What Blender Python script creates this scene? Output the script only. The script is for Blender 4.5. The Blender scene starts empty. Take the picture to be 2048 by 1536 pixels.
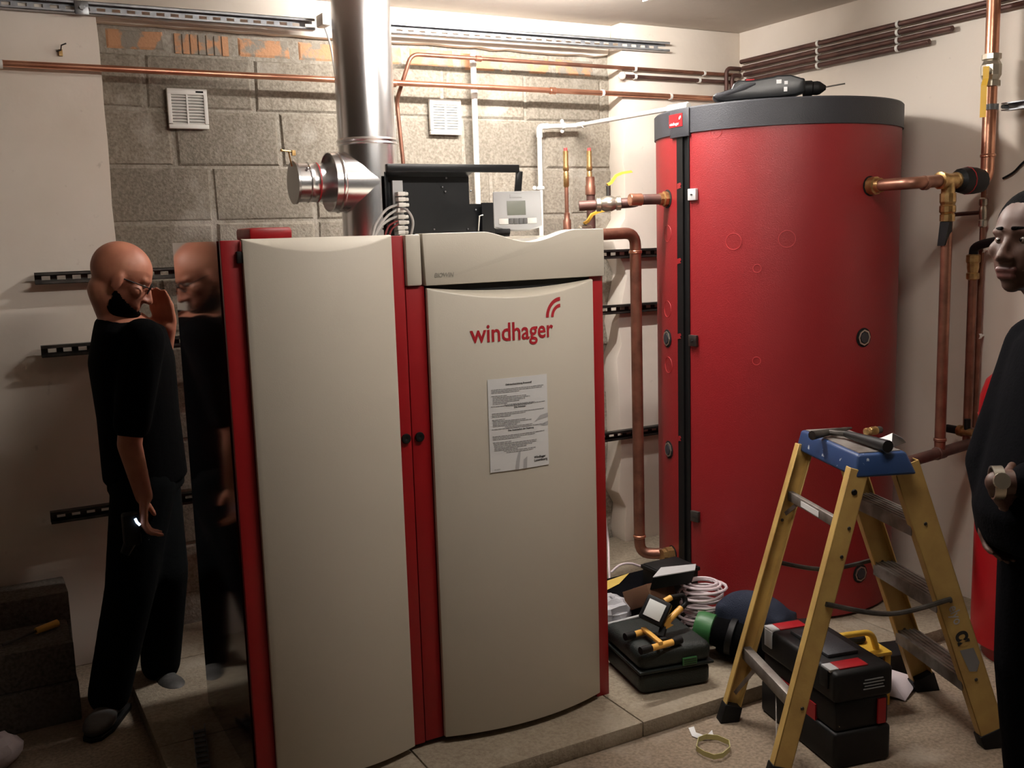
import bpy, bmesh, math, random
from mathutils import Vector, Matrix
random.seed(7)
sc = bpy.context.scene
V = Vector
# ------------------------------------------------------------------ camera, light, exposure
CAM_Z = 1.54                       # eye height; the lens sits above the world origin
YAW, PITCH, ROLL, FOC = 0.49882373, 0.146579, 0.03011313, 2014.93   # radians, focal length in px of a 2048 px frame
_f = V((math.sin(YAW)*math.cos(PITCH), math.cos(YAW)*math.cos(PITCH), -math.sin(PITCH)))
_r0 = V((math.cos(YAW), -math.sin(YAW), 0)); _d0 = _f.cross(_r0)
_r = math.cos(ROLL)*_r0 + math.sin(ROLL)*_d0
_d = -math.sin(ROLL)*_r0 + math.cos(ROLL)*_d0
cam = bpy.data.objects.new('camera', bpy.data.cameras.new('camera'))
cam.data.sensor_width = 36; cam.data.lens = FOC/2048*36; cam.data.clip_start = 0.02
m = Matrix((( _r.x, -_d.x, -_f.x), (_r.y, -_d.y, -_f.y), (_r.z, -_d.z, -_f.z))).to_4x4()
m.translation = V((0, 0, CAM_Z)); cam.matrix_world = m
sc.collection.objects.link(cam); sc.camera = cam
w = bpy.data.worlds.new('world'); sc.world = w; w.use_nodes = True
w.node_tree.nodes['Background'].inputs[0].default_value = (0.9, 0.85, 0.8, 1)
w.node_tree.nodes['Background'].inputs[1].default_value = 0.0
sc.view_settings.view_transform = 'Standard'; sc.view_settings.look = 'None'
sc.view_settings.gamma = 1; sc.view_settings.use_curve_mapping = False
sc.view_settings.exposure = 0.0
LAMP_WALL = 450.0
LAMP_ROOM = 130.0

# surveyed helpers: where the line of sight through a point of the photo meets a plane of the room
def _ray(x, y): return _r*((x-1024)/FOC) + _d*((y-768)/FOC) + _f
def aY(x, y, v): r = _ray(x, y); return r*(v/r.y) + V((0, 0, CAM_Z))
def aX(x, y, v): r = _ray(x, y); return r*(v/r.x) + V((0, 0, CAM_Z))
def aZ(x, y, v): r = _ray(x, y); return r*((v-CAM_Z)/r.z) + V((0, 0, CAM_Z))

# ------------------------------------------------------------------ materials
def lin(c):
    out = []
    for v in c:
        v /= 255.0; out.append(v/12.92 if v <= 0.04045 else ((v+0.055)/1.055)**2.4)
    return (*out, 1)
MATS = {}
def mat(name, col, rough=0.5, metal=0.0, var=None, vscale=8, bump=0, bscale=60, coat=0, emit=0, trans=0, alpha=1, spec=0.5, rnd=0, aniso=0, vcut=(0.35, 0.65)):
    mt = bpy.data.materials.new(name); mt.use_nodes = True; MATS[name] = mt
    nt = mt.node_tree; b = nt.nodes['Principled BSDF']; L = nt.links.new
    b.inputs['Base Color'].default_value = lin(col); b.inputs['Roughness'].default_value = rough
    b.inputs['Metallic'].default_value = metal; b.inputs['Coat Weight'].default_value = coat
    b.inputs['Coat Roughness'].default_value = 0.08; b.inputs['Specular IOR Level'].default_value = spec
    b.inputs['Transmission Weight'].default_value = trans; b.inputs['Alpha'].default_value = alpha
    if emit:
        b.inputs['Emission Color'].default_value = lin(col); b.inputs['Emission Strength'].default_value = emit
    tc = nt.nodes.new('ShaderNodeTexCoord')
    if var is not None:
        n = nt.nodes.new('ShaderNodeTexNoise'); n.inputs['Scale'].default_value = vscale; n.inputs['Detail'].default_value = 6
        L(tc.outputs['Object'], n.inputs['Vector'])
        r = nt.nodes.new('ShaderNodeValToRGB'); r.color_ramp.elements[0].position = vcut[0]; r.color_ramp.elements[1].position = vcut[1]
        r.color_ramp.elements[0].color = lin(col); r.color_ramp.elements[1].color = lin(var)
        L(n.outputs['Fac'], r.inputs['Fac']); out = r.outputs['Color']
        if rnd:
            oi = nt.nodes.new('ShaderNodeObjectInfo'); hs = nt.nodes.new('ShaderNodeHueSaturation')
            mr = nt.nodes.new('ShaderNodeMapRange'); mr.inputs['To Min'].default_value = 1-rnd; mr.inputs['To Max'].default_value = 1+rnd
            L(oi.outputs['Random'], mr.inputs['Value']); L(mr.outputs['Result'], hs.inputs['Value']); L(out, hs.inputs['Color']); out = hs.outputs['Color']
        L(out, b.inputs['Base Color'])
    if bump:
        n2 = nt.nodes.new('ShaderNodeTexNoise'); n2.inputs['Scale'].default_value = bscale; n2.inputs['Detail'].default_value = 4
        L(tc.outputs['Object'], n2.inputs['Vector'])
        bp = nt.nodes.new('ShaderNodeBump'); bp.inputs['Strength'].default_value = bump; bp.inputs['Distance'].default_value = 0.004
        L(n2.outputs['Fac'], bp.inputs['Height']); L(bp.outputs['Normal'], b.inputs['Normal'])
    return mt

def mix(nt, fac, a, b_):
    mx = nt.nodes.new('ShaderNodeMix'); mx.data_type = 'RGBA'
    nt.links.new(fac, mx.inputs[0])
    for s, k in ((a, 6), (b_, 7)):
        if isinstance(s, tuple): mx.inputs[k].default_value = s
        else: nt.links.new(s, mx.inputs[k])
    return mx.outputs[2]
def noise_mask(nt, scale, lo, hi, detail=5, coord='Object', stretch=None):
    tc = nt.nodes.new('ShaderNodeTexCoord'); n = nt.nodes.new('ShaderNodeTexNoise')
    n.inputs['Scale'].default_value = scale; n.inputs['Detail'].default_value = detail
    src = tc.outputs[coord]
    if stretch:
        mp = nt.nodes.new('ShaderNodeMapping'); mp.inputs['Scale'].default_value = stretch
        nt.links.new(src, mp.inputs['Vector']); src = mp.outputs['Vector']
    nt.links.new(src, n.inputs['Vector'])
    r = nt.nodes.new('ShaderNodeMapRange'); r.inputs['From Min'].default_value = lo; r.inputs['From Max'].default_value = hi
    nt.links.new(n.outputs['Fac'], r.inputs['Value']); return r.outputs['Result']
def math_node(nt, op, a, b_=None, clamp=False):
    n = nt.nodes.new('ShaderNodeMath'); n.operation = op; n.use_clamp = clamp
    for i, s in enumerate((a, b_)):
        if s is None: continue
        if isinstance(s, (int, float)): n.inputs[i].default_value = s
        else: nt.links.new(s, n.inputs[i])
    return n.outputs[0]
def ring_mask(nt, c, rad, width, wob=0.02):
    """tide mark of a dried stain: band at distance rad from point c"""
    tc = nt.nodes.new('ShaderNodeTexCoord'); n = nt.nodes.new('ShaderNodeTexNoise'); n.inputs['Scale'].default_value = 9
    nt.links.new(tc.outputs['Object'], n.inputs['Vector'])
    d = nt.nodes.new('ShaderNodeVectorMath'); d.operation = 'DISTANCE'; nt.links.new(tc.outputs['Object'], d.inputs[0]); d.inputs[1].default_value = c
    dd = math_node(nt, 'ADD', d.outputs['Value'], math_node(nt, 'MULTIPLY', math_node(nt, 'SUBTRACT', n.outputs['Fac'], 0.5), wob*6))
    e = math_node(nt, 'ABSOLUTE', math_node(nt, 'SUBTRACT', dd, rad))
    edge = math_node(nt, 'SUBTRACT', 1.0, math_node(nt, 'DIVIDE', e, width), True)
    fill = math_node(nt, 'MULTIPLY', math_node(nt, 'SUBTRACT', 1.0, math_node(nt, 'DIVIDE', dd, rad), True), 0.5)
    return math_node(nt, 'MAXIMUM', edge, fill)

def plaster(name, base, dirt, spots=()):
    mt = mat(name, base, rough=0.85, bump=0.25, bscale=25, spec=0.2); nt = mt.node_tree; b = nt.nodes['Principled BSDF']
    col = mix(nt, noise_mask(nt, 1.6, 0.45, 0.8), lin(base), lin(dirt))
    col = mix(nt, math_node(nt, 'MULTIPLY', noise_mask(nt, 22, 0.70, 0.80), 0.3), col, lin((120, 96, 78)))
    for c, rad, wd, amt in spots:
        col = mix(nt, math_node(nt, 'MULTIPLY', ring_mask(nt, c, rad, wd), amt), col, lin((128, 104, 76)))
    nt.links.new(col, b.inputs['Base Color']); return mt
def masonry(name, base, dark, light, rnd=0.1):
    mt = mat(name, base, rough=0.95, bump=0.9, bscale=110, spec=0.1); nt = mt.node_tree; b = nt.nodes['Principled BSDF']
    col = mix(nt, noise_mask(nt, 90, 0.35, 0.7, 3, 'Object'), lin(base), lin(dark))
    geo = nt.nodes.new('ShaderNodeNewGeometry'); n = nt.nodes.new('ShaderNodeTexNoise'); n.inputs['Scale'].default_value = 4; n.inputs['Detail'].default_value = 6
    nt.links.new(geo.outputs['Position'], n.inputs['Vector'])
    r = nt.nodes.new('ShaderNodeMapRange'); r.inputs['From Min'].default_value = 0.56; r.inputs['From Max'].default_value = 0.72; nt.links.new(n.outputs['Fac'], r.inputs['Value'])
    col = mix(nt, math_node(nt, 'MULTIPLY', r.outputs['Result'], 0.6), col, lin(light))
    n3 = nt.nodes.new('ShaderNodeTexNoise'); n3.inputs['Scale'].default_value = 2.3; nt.links.new(geo.outputs['Position'], n3.inputs['Vector'])
    r3 = nt.nodes.new('ShaderNodeMapRange'); r3.inputs['From Min'].default_value = 0.55; r3.inputs['From Max'].default_value = 0.75; nt.links.new(n3.outputs['Fac'], r3.inputs['Value'])
    col = mix(nt, math_node(nt, 'MULTIPLY', r3.outputs['Result'], 0.5), col, lin(dark))
    oi = nt.nodes.new('ShaderNodeObjectInfo'); hs = nt.nodes.new('ShaderNodeHueSaturation'); mr = nt.nodes.new('ShaderNodeMapRange')
    mr.inputs['To Min'].default_value = 1-rnd; mr.inputs['To Max'].default_value = 1+rnd
    nt.links.new(oi.outputs['Random'], mr.inputs['Value']); nt.links.new(mr.outputs['Result'], hs.inputs['Value']); nt.links.new(col, hs.inputs['Color'])
    nt.links.new(hs.outputs['Color'], b.inputs['Base Color']); return mt

M_dim = plaster('darkened plaster of unseen walls', (96, 90, 82), (80, 74, 66))  # unseen walls get a darkened colour to cut bounce light
M_plaster = plaster('wall plaster', (229, 219, 207), (211, 198, 182), [((0.425, 3.92, 1.755), 0.045, 0.012, 0.35), ((0.43, 3.92, 1.60), 0.07, 0.012, 0.35), ((0.30, 3.92, 1.34), 0.16, 0.02, 0.35), ((0.05, 3.92, 1.42), 0.10, 0.015, 0.5), ((0.0, 3.92, 0.62), 0.12, 0.04, 0.5), ((0.28, 3.92, 0.30), 0.05, 0.06, 0.7)])
M_ceil = plaster('ceiling paint', (205, 196, 186), (190, 180, 168))
M_block = masonry('concrete block', (154, 146, 133), (124, 116, 104), (196, 190, 180))
M_mortar = masonry('mortar', (164, 157, 145), (136, 128, 116), (205, 198, 188), 0.0)
M_brick = mat('clay brick smeared with mortar', (192, 146, 112), 0.95, var=(146, 139, 128), vscale=16, bump=0.8, bscale=90, vcut=(0.49, 0.56), spec=0.1)
for _n in [x for x in M_brick.node_tree.nodes if x.type == 'TEX_NOISE']:
    M_brick.node_tree.links.new(M_brick.node_tree.nodes.new('ShaderNodeNewGeometry').outputs['Position'], _n.inputs['Vector'])
M_floor = masonry('floor concrete', (150, 134, 116), (118, 104, 90), (172, 160, 146), 0.0)
M_slab = masonry('paving slab concrete', (158, 146, 128), (136, 124, 108), (176, 166, 150), 0.04)
M_beige = mat('beige coated steel', (198, 191, 177), 0.42, bump=0.05, bscale=300)
M_white = mat('white plastic', (232, 230, 224), 0.4)
M_red = mat('red coated steel', (146, 14, 22), 0.38, bump=0.04, bscale=300)
M_side = mat('polished dark red side panel', (34, 6, 8), 0.10, coat=1.0, spec=0.8)
M_foil = mat('red tank foil', (138, 22, 28), 0.46, spec=0.7, bump=0.3, bscale=260)
M_foilmark = mat('pressed ring in foil', (178, 58, 58), 0.5)
M_black = mat('black plastic', (12, 12, 13), 0.55, spec=0.3)
M_grain = mat('black grained lid plastic', (48, 49, 54), 0.55, bump=0.3, bscale=300)
M_dark = mat('dark void', (8, 8, 8), 0.9)
M_blackmetal = mat('black painted sheet metal', (20, 22, 25), 0.35)
M_galv = mat('galvanised steel', (160, 162, 165), 0.38, 0.9, var=(120, 122, 126), vscale=30)
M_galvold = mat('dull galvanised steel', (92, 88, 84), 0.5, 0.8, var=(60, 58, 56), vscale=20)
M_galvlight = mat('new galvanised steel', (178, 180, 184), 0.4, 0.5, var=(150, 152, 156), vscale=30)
M_mirror = mat('polished stainless steel', (232, 232, 234), 0.24, 1.0)
M_steel = mat('brushed stainless steel', (190, 190, 190), 0.28, 1.0)
M_copper = mat('tarnished copper', (158, 110, 90), 0.38, 0.7, var=(122, 84, 70), vscale=14)
M_copperdark = mat('brown oxidised copper', (104, 74, 66), 0.5, 0.4, var=(80, 56, 52), vscale=14)
M_copperbright = mat('bright copper', (214, 158, 130), 0.28, 0.85, var=(190, 130, 104), vscale=10)
M_brass = mat('brass', (196, 164, 112), 0.32, 0.85, var=(158, 124, 78), vscale=40)
M_nickel = mat('nickel plated brass', (196, 190, 176), 0.28, 0.9)
M_yellow = mat('yellow plastic', (216, 172, 62), 0.45)
M_ladder = mat('worn yellow fibreglass', (200, 168, 98), 0.55, var=(176, 142, 82), vscale=9, bump=0.1, bscale=120)
M_alu = mat('scuffed aluminium', (150, 144, 138), 0.5, 0.6, var=(112, 104, 98), vscale=18)
M_blue = mat('paint spattered blue plastic', (28, 55, 98), 0.5, var=(190, 198, 205), vscale=34, vcut=(0.66, 0.72))
M_toolgreen = mat('dark green plastic', (19, 27, 25), 0.5, bump=0.4, bscale=220)
M_green = mat('green plastic', (52, 104, 58), 0.45)
M_redplastic = mat('red plastic', (150, 20, 28), 0.4)
M_orange = mat('yellow orange tube', (226, 172, 84), 0.4)
M_paper = mat('paper', (226, 226, 226), 0.8)
M_ink = mat('black ink', (30, 30, 30), 0.8)
M_inkgrey = mat('grey ink', (132, 132, 134), 0.8)
M_inklight = mat('pale grey ink', (178, 178, 180), 0.8)
M_greyprint = mat('grey lettering', (138, 134, 124), 0.6)
M_redprint = mat('red lettering', (172, 32, 44), 0.5)
M_control = mat('silver grey control plastic', (190, 191, 192), 0.4)
M_lcd = mat('display glass', (112, 116, 104), 0.15)
M_key = mat('dark keypad', (92, 92, 92), 0.5)
M_cablegrey = mat('grey cable', (176, 174, 172), 0.5)
M_cablered = mat('dark red wire', (110, 30, 32), 0.5)
M_cablepink = mat('pale lilac cable', (206, 192, 196), 0.5)
M_cloth = mat('white tissue', (214, 202, 206), 0.9, bump=0.3, bscale=60)
M_bag = mat('clear crinkled plastic', (200, 200, 205), 0.2, alpha=0.75, bump=1.0, bscale=40)
M_card = mat('brown cardboard', (96, 66, 44), 0.85)
M_bluecloth = mat('dark blue bag fabric', (13, 24, 46), 0.85, bump=0.4, bscale=200)
M_blackcloth = mat('black fabric', (5, 5, 6), 0.95, bump=0.3, bscale=120, spec=0.06)
M_navy = mat('very dark navy cloth', (5, 5, 8), 0.95, bump=0.3, bscale=120, spec=0.06)
M_trouser = mat('dark work trousers', (12, 14, 15), 0.95, bump=0.3, bscale=120, spec=0.06)
M_skinlight = mat('ruddy skin', (190, 128, 100), 0.5, var=(170, 106, 84), vscale=12)
M_skindark = mat('dark brown skin', (76, 49, 36), 0.55, var=(76, 50, 40), vscale=14)
M_hair = mat('black cropped hair', (6, 5, 5), 0.95, spec=0.08, bump=1.0, bscale=260)
M_lips = mat('lips', (96, 56, 52), 0.45)
M_eye = mat('eye white', (120, 106, 96), 0.2)
M_iris = mat('dark iris', (24, 16, 12), 0.1)
M_shirt = mat('pale blue shirt cloth', (176, 196, 214), 0.8)
M_boot = mat('worn boot leather', (62, 60, 58), 0.6, var=(88, 86, 84), vscale=20)
M_block2 = masonry('old concrete', (108, 100, 92), (80, 74, 68), (126, 118, 110), 0.1)
M_tapeyellow = mat('yellow tape', (196, 168, 84), 0.6)
M_taperoll = mat('transparent yellowish tape', (196, 190, 130), 0.3)
M_tube = mat('lit fluorescent tube', (255, 250, 244), 0.5, emit=LAMP_WALL)
M_tube2 = mat('lit fluorescent tube over the room', (255, 247, 238), 0.5, emit=LAMP_ROOM)
M_led = mat('lit indicator lamp', (200, 225, 255), 0.3, emit=3)
M_glass = mat('lamp glass', (225, 228, 225), 0.08)
M_pink = mat('red end cap', (200, 60, 60), 0.5)

# ------------------------------------------------------------------ mesh helpers
class MB:
    def __init__(s): s.v = []; s.f = []
    def add(s, vs, fs):
        n = len(s.v); s.v += [V(p) for p in vs]; s.f += [tuple(i+n for i in f) for f in fs]; return s
    def box(s, c, size, R=None):
        c = V(c); h = V(size)/2; R = R or Matrix.Identity(3); vs = []
        for z in (-1, 1):
            for (x, y) in ((-1, -1), (1, -1), (1, 1), (-1, 1)): vs.append(c + R @ V((x*h.x, y*h.y, z*h.z)))
        return s.add(vs, [(3, 2, 1, 0), (4, 5, 6, 7), (0, 1, 5, 4), (1, 2, 6, 5), (2, 3, 7, 6), (3, 0, 4, 7)])
    def hexa(s, b, t):
        """b, t: four bottom and four top corners, same winding"""
        return s.add(list(b)+list(t), [(3, 2, 1, 0), (4, 5, 6, 7), (0, 1, 5, 4), (1, 2, 6, 5), (2, 3, 7, 6), (3, 0, 4, 7)])
    def bar(s, p0, p1, w, h, up=V((0, 0, 1))):
        p0 = V(p0); p1 = V(p1); d = (p1-p0); L = d.length; d.normalize(); x = d.cross(up).normalized(); z = x.cross(d)
        R = Matrix((x, d, z)).transposed(); return s.box((p0+p1)/2, (w, L, h), R)
    def lathe(s, prof, o, axis=V((0, 0, 1)), n=24, closed=False):
        """prof: (radius, height) pairs along axis from o"""
        axis = V(axis).normalized(); a = axis.orthogonal().normalized(); b = axis.cross(a); o = V(o); vs = []; fs = []
        for r, h in prof:
            for i in range(n):
                t = 2*math.pi*i/n; vs.append(o + axis*h + (a*math.cos(t)+b*math.sin(t))*r)
        k = len(prof)
        for j in range(k-1 if not closed else k):
            for i in range(n):
                i2 = (i+1) % n; j2 = (j+1) % k; fs.append((j*n+i, j*n+i2, j2*n+i2, j2*n+i))
        if not closed:
            if prof[0][0] > 1e-5: fs.append(tuple(reversed(range(n))))
            if prof[-1][0] > 1e-5: fs.append(tuple(range((k-1)*n, k*n)))
        return s.add(vs, fs)
    def cyl(s, p0, p1, r0, r1=None, n=20):
        p0 = V(p0); p1 = V(p1); r1 = r0 if r1 is None else r1
        return s.lathe([(r0, 0), (r1, (p1-p0).length)], p0, p1-p0, n)
    def tube(s, pts, r, n=12, cap=True, closed=False):
        pts = [V(p) for p in pts]; k = len(pts); vs = []; fs = []; prev = None
        for i, p in enumerate(pts):
            if closed: t = (pts[(i+1) % k]-pts[i-1]).normalized()
            else: t = (pts[min(i+1, k-1)]-pts[max(i-1, 0)]).normalized()
            a = t.orthogonal().normalized() if prev is None else (prev - t*prev.dot(t)).normalized()
            prev = a; b = t.cross(a); rr = r[i] if isinstance(r, (list, tuple)) else r
            for j in range(n):
                th = 2*math.pi*j/n; vs.append(p+(a*math.cos(th)+b*math.sin(th))*rr)
        for i in range(k if closed else k-1):
            for j in range(n):
                j2 = (j+1) % n; i2 = (i+1) % k; fs.append((i*n+j, i*n+j2, i2*n+j2, i2*n+j))
        if cap and not closed: fs += [tuple(reversed(range(n))), tuple(range((k-1)*n, k*n))]
        return s.add(vs, fs)
    def prism(s, poly, o, ux, uy, depth):
        """2-D outline in plane (ux, uy) from o, pushed along ux x uy by depth"""
        o = V(o); ux = V(ux); uy = V(uy); nrm = ux.cross(uy).normalized()*depth; n = len(poly)
        a = [o+ux*x+uy*y for x, y in poly]; b = [p+nrm for p in a]
        return s.add(a+b, [tuple(reversed(range(n))), tuple(range(n, 2*n))]+[(i, (i+1) % n, n+(i+1) % n, n+i) for i in range(n)])
    def sphere(s, c, r, nu=14, nv=10, R=None):
        c = V(c); r = V((r, r, r)) if not hasattr(r, '__len__') else V(r); R = R or Matrix.Identity(3); vs = [c+R@V((0, 0, -r.z))]; fs = []
        for j in range(1, nv):
            ph = -math.pi/2+math.pi*j/nv
            for i in range(nu):
                t = 2*math.pi*i/nu; vs.append(c+R@V((r.x*math.cos(ph)*math.cos(t), r.y*math.cos(ph)*math.sin(t), r.z*math.sin(ph))))
        vs.append(c+R@V((0, 0, r.z))); top = len(vs)-1
        for i in range(nu): fs.append((0, 1+(i+1) % nu, 1+i)); fs.append((top, top-nu+i, top-nu+(i+1) % nu))
        for j in range(nv-2):
            for i in range(nu): a = 1+j*nu; fs.append((a+i, a+(i+1) % nu, a+nu+(i+1) % nu, a+nu+i))
        return s.add(vs, fs)
    def cap(s, p0, r0, p1, r1, n=14):
        """tapered capsule"""
        p0 = V(p0); p1 = V(p1); L = (p1-p0).length; pr = []
        for k in range(5): t = math.pi/2*(1-k/4); pr.append((r0*math.cos(t)+1e-4, -r0*math.sin(t)))
        for k in range(5): t = math.pi/2*k/4; pr.append((r1*math.cos(t)+1e-4, L+r1*math.sin(t)))
        return s.lathe(pr, p0, p1-p0, n)
    def loft(s, secs, n=20):
        """secs: (centre, half width x, half width y, yaw) horizontal ellipses, bottom to top"""
        vs = []; fs = []
        for c, rx, ry, yaw in secs:
            c = V(c)
            for i in range(n):
                t = 2*math.pi*i/n; x = rx*math.cos(t); y = ry*math.sin(t)
                vs.append(c+V((x*math.cos(yaw)-y*math.sin(yaw), x*math.sin(yaw)+y*math.cos(yaw), 0)))
        for j in range(len(secs)-1):
            for i in range(n): fs.append((j*n+i, j*n+(i+1) % n, (j+1)*n+(i+1) % n, (j+1)*n+i))
        fs += [tuple(reversed(range(n))), tuple(range((len(secs)-1)*n, len(secs)*n))]
        return s.add(vs, fs)
    def grid(s, fn, nu, nv):
        vs = [fn(i/nu, j/nv) for j in range(nv+1) for i in range(nu+1)]
        return s.add(vs, [(j*(nu+1)+i, j*(nu+1)+i+1, (j+1)*(nu+1)+i+1, (j+1)*(nu+1)+i) for j in range(nv) for i in range(nu)])
    def build(s, name, material, parent=None, label=None, bevel=0, seg=2, smooth=40, voxel=0, sm=0, solid=0, sub=0):
        me = bpy.data.meshes.new(name); base = parent_loc(parent) if parent is not None else V((0, 0, 0))
        o = bpy.data.objects.new(name, me); 
        if parent is None:
            base = sum(s.v, V((0, 0, 0)))/len(s.v); zmin = min(p.z for p in s.v); base = V((base.x, base.y, zmin)); o.location = base
        me.from_pydata([p-base for p in s.v], [], s.f); me.update()
        bm = bmesh.new(); bm.from_mesh(me)
        if not solid: bmesh.ops.recalc_face_normals(bm, faces=bm.faces)
        bm.to_mesh(me); bm.free()
        sc.collection.objects.link(o)
        if voxel or bevel or solid or sub:
            if solid:
                md = o.modifiers.new('s', 'SOLIDIFY'); md.thickness = solid; md.offset = 0
            if voxel:
                md = o.modifiers.new('r', 'REMESH'); md.mode = 'VOXEL'; md.voxel_size = voxel; md.use_smooth_shade = True
                if sm:
                    md = o.modifiers.new('sm', 'SMOOTH'); md.factor = 0.5; md.iterations = sm
            if bevel:
                md = o.modifiers.new('b', 'BEVEL'); md.width = bevel; md.segments = seg; md.limit_method = 'ANGLE'; md.angle_limit = math.radians(35)
            if sub:
                md = o.modifiers.new('u', 'SUBSURF'); md.levels = sub; md.render_levels = sub
            dg = bpy.context.evaluated_depsgraph_get(); me2 = bpy.data.meshes.new_from_object(o.evaluated_get(dg)); o.modifiers.clear()
            o.data = me2; me2.name = name; bpy.data.meshes.remove(me); me = me2
        if smooth:
            for p in me.polygons: p.use_smooth = True
            me.set_sharp_from_angle(angle=math.radians(smooth))
        me.materials.clear(); me.materials.append(material)
        if parent is not None: o.parent = parent
        if label: o['label'] = label
        return o
def parent_loc(p):
    q = V((0, 0, 0))
    while p is not None: q += p.location; p = p.parent
    return q
def thing(name, label, cat, loc=(0, 0, 0), group=None):
    o = bpy.data.objects.new(name, None); sc.collection.objects.link(o); o.location = loc; o.empty_display_size = 0.05
    o['label'] = label; o['category'] = cat
    if group: o['group'] = group
    return o
def tag(o, label, cat, group=None):
    o['label'] = label; o['category'] = cat
    if group: o['group'] = group
    return o
def struct(o): o['kind'] = 'structure'; return o
def part(name, me, material, parent, wloc=None):
    """another object on shared mesh data, at a world place"""
    o = bpy.data.objects.new(name, me); sc.collection.objects.link(o); o.parent = parent
    o.location = V(wloc)-parent_loc(parent); return o
def fillet(pts, rad, n=6):
    pts = [V(p) for p in pts]; out = [pts[0]]
    for i in range(1, len(pts)-1):
        a, b, c = pts[i-1], pts[i], pts[i+1]; u = (a-b); v = (c-b); r = min(rad, u.length*0.49, v.length*0.49)
        p0 = b+u.normalized()*r; p1 = b+v.normalized()*r
        for k in range(n+1):
            t = k/n; out.append((1-t)**2*p0+2*t*(1-t)*b+t*t*p1)
    out.append(pts[-1]); return out
def spline(pts, n=8):
    pts = [V(p) for p in pts]; P = [pts[0]]+pts+[pts[-1]]; out = []
    for i in range(1, len(P)-2):
        for k in range(n):
            t = k/n; a, b, c, d = P[i-1:i+3]
            out.append(0.5*((2*b)+(c-a)*t+(2*a-5*b+4*c-d)*t*t+(3*b-a-3*c+d)*t**3))
    out.append(pts[-1]); return out
def text_mesh(name, s, fn, material, parent, size=1, xs=1, bold=0, label=None, align='LEFT', thick=0.0, shear=0):
    """flat lettering: fn maps text (x, y) in metres to a point of the surface"""
    cu = bpy.data.curves.new(name, 'FONT'); cu.body = s; cu.size = size; cu.offset = bold; cu.align_x = align; cu.shear = shear; cu.resolution_u = 3
    o = bpy.data.objects.new(name, cu); sc.collection.objects.link(o); bpy.context.view_layer.update()
    dg = bpy.context.evaluated_depsgraph_get(); me = bpy.data.meshes.new_from_object(o.evaluated_get(dg)); bpy.data.objects.remove(o); bpy.data.curves.remove(cu)
    base = parent_loc(parent)
    bm = bmesh.new(); bm.from_mesh(me); bmesh.ops.triangulate(bm, faces=bm.faces)
    for v in bm.verts: v.co = V(fn(v.co.x*xs, v.co.y))-base
    bm.to_mesh(me); bm.free()
    me.materials.clear(); me.materials.append(material)
    q = bpy.data.objects.new(name, me); sc.collection.objects.link(q); q.parent = parent
    if label: q['label'] = label
    return q
X3, Y3, Z3 = V((1, 0, 0)), V((0, 1, 0)), V((0, 0, 1))

# ------------------------------------------------------------------ room shell
CEIL = 2.475; RX = 3.44; LX = -1.7; FY = -1.4
struct(MB().box((0.87, 1.35, -0.05), (5.34, 5.7, 0.1)).build('floor', M_floor))
struct(MB().box((0.87, 1.35, CEIL+0.05), (5.34, 5.7, 0.1)).build('ceiling', M_ceil))
struct(MB().box((RX+0.05, 1.35, CEIL/2), (0.1, 5.5, CEIL)).build('wall_right', M_plaster))
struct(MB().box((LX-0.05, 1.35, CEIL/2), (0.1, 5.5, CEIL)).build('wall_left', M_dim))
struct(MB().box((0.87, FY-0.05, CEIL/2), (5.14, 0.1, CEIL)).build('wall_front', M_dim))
BY = 4.0
wall = struct(MB().box((0.87, BY+0.07, CEIL/2), (5.14, 0.1, CEIL)).build('wall_back', M_mortar))
# plaster panels beside and above the bare masonry
def jag(x, z0, z1, n, amp, seed):
    rr = random.Random(seed); return [(x+rr.uniform(-amp, amp), z0+(z1-z0)*i/n) for i in range(n+1)]
left_edge = jag(0.520, 0, CEIL, 22, 0.003, 3)
MB().prism([(-1.7, CEIL), (-1.7, 0)]+left_edge, (0, BY+0.02, 0), X3, Z3, 0.10).build('plaster_panel', M_plaster, wall, bevel=0.003)
re = jag(2.745, 1.60, CEIL-0.10, 18, 0.006, 5); re2 = [(2.74, 0), (2.72, 0.1), (2.735, 0.22), (2.69, 0.30), (2.71, 0.5), (2.70, 0.8), (2.69, 0.95), (2.72, 1.02), (2.70, 1.12), (2.72, 1.2), (2.74, 1.28), (2.755, 1.34), (2.73, 1.40), (2.70, 1.44), (2.68, 1.50), (2.71, 1.55)]
edge = re2+re+[(2.735, CEIL)]
MB().prism([(RX, 0)]+edge+[(RX, CEIL)], (0, BY+0.02, 0), -X3*-1, Z3, 0.12).build('plaster_panel', M_plaster, wall, bevel=0.006)
# prism pushes along ux x uy = -Y
low = [(0.52, 2.338)]+[(0.52+2.2*i/30, 2.338+random.uniform(-0.004, 0.004)) for i in range(1, 30)]+[(2.72, 2.345)]
MB().prism(low+[(2.74, CEIL), (0.51, CEIL)], (0, BY+0.02, 0), X3, Z3, 0.045).build('plaster_panel', M_plaster, wall, bevel=0.003)
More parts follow.
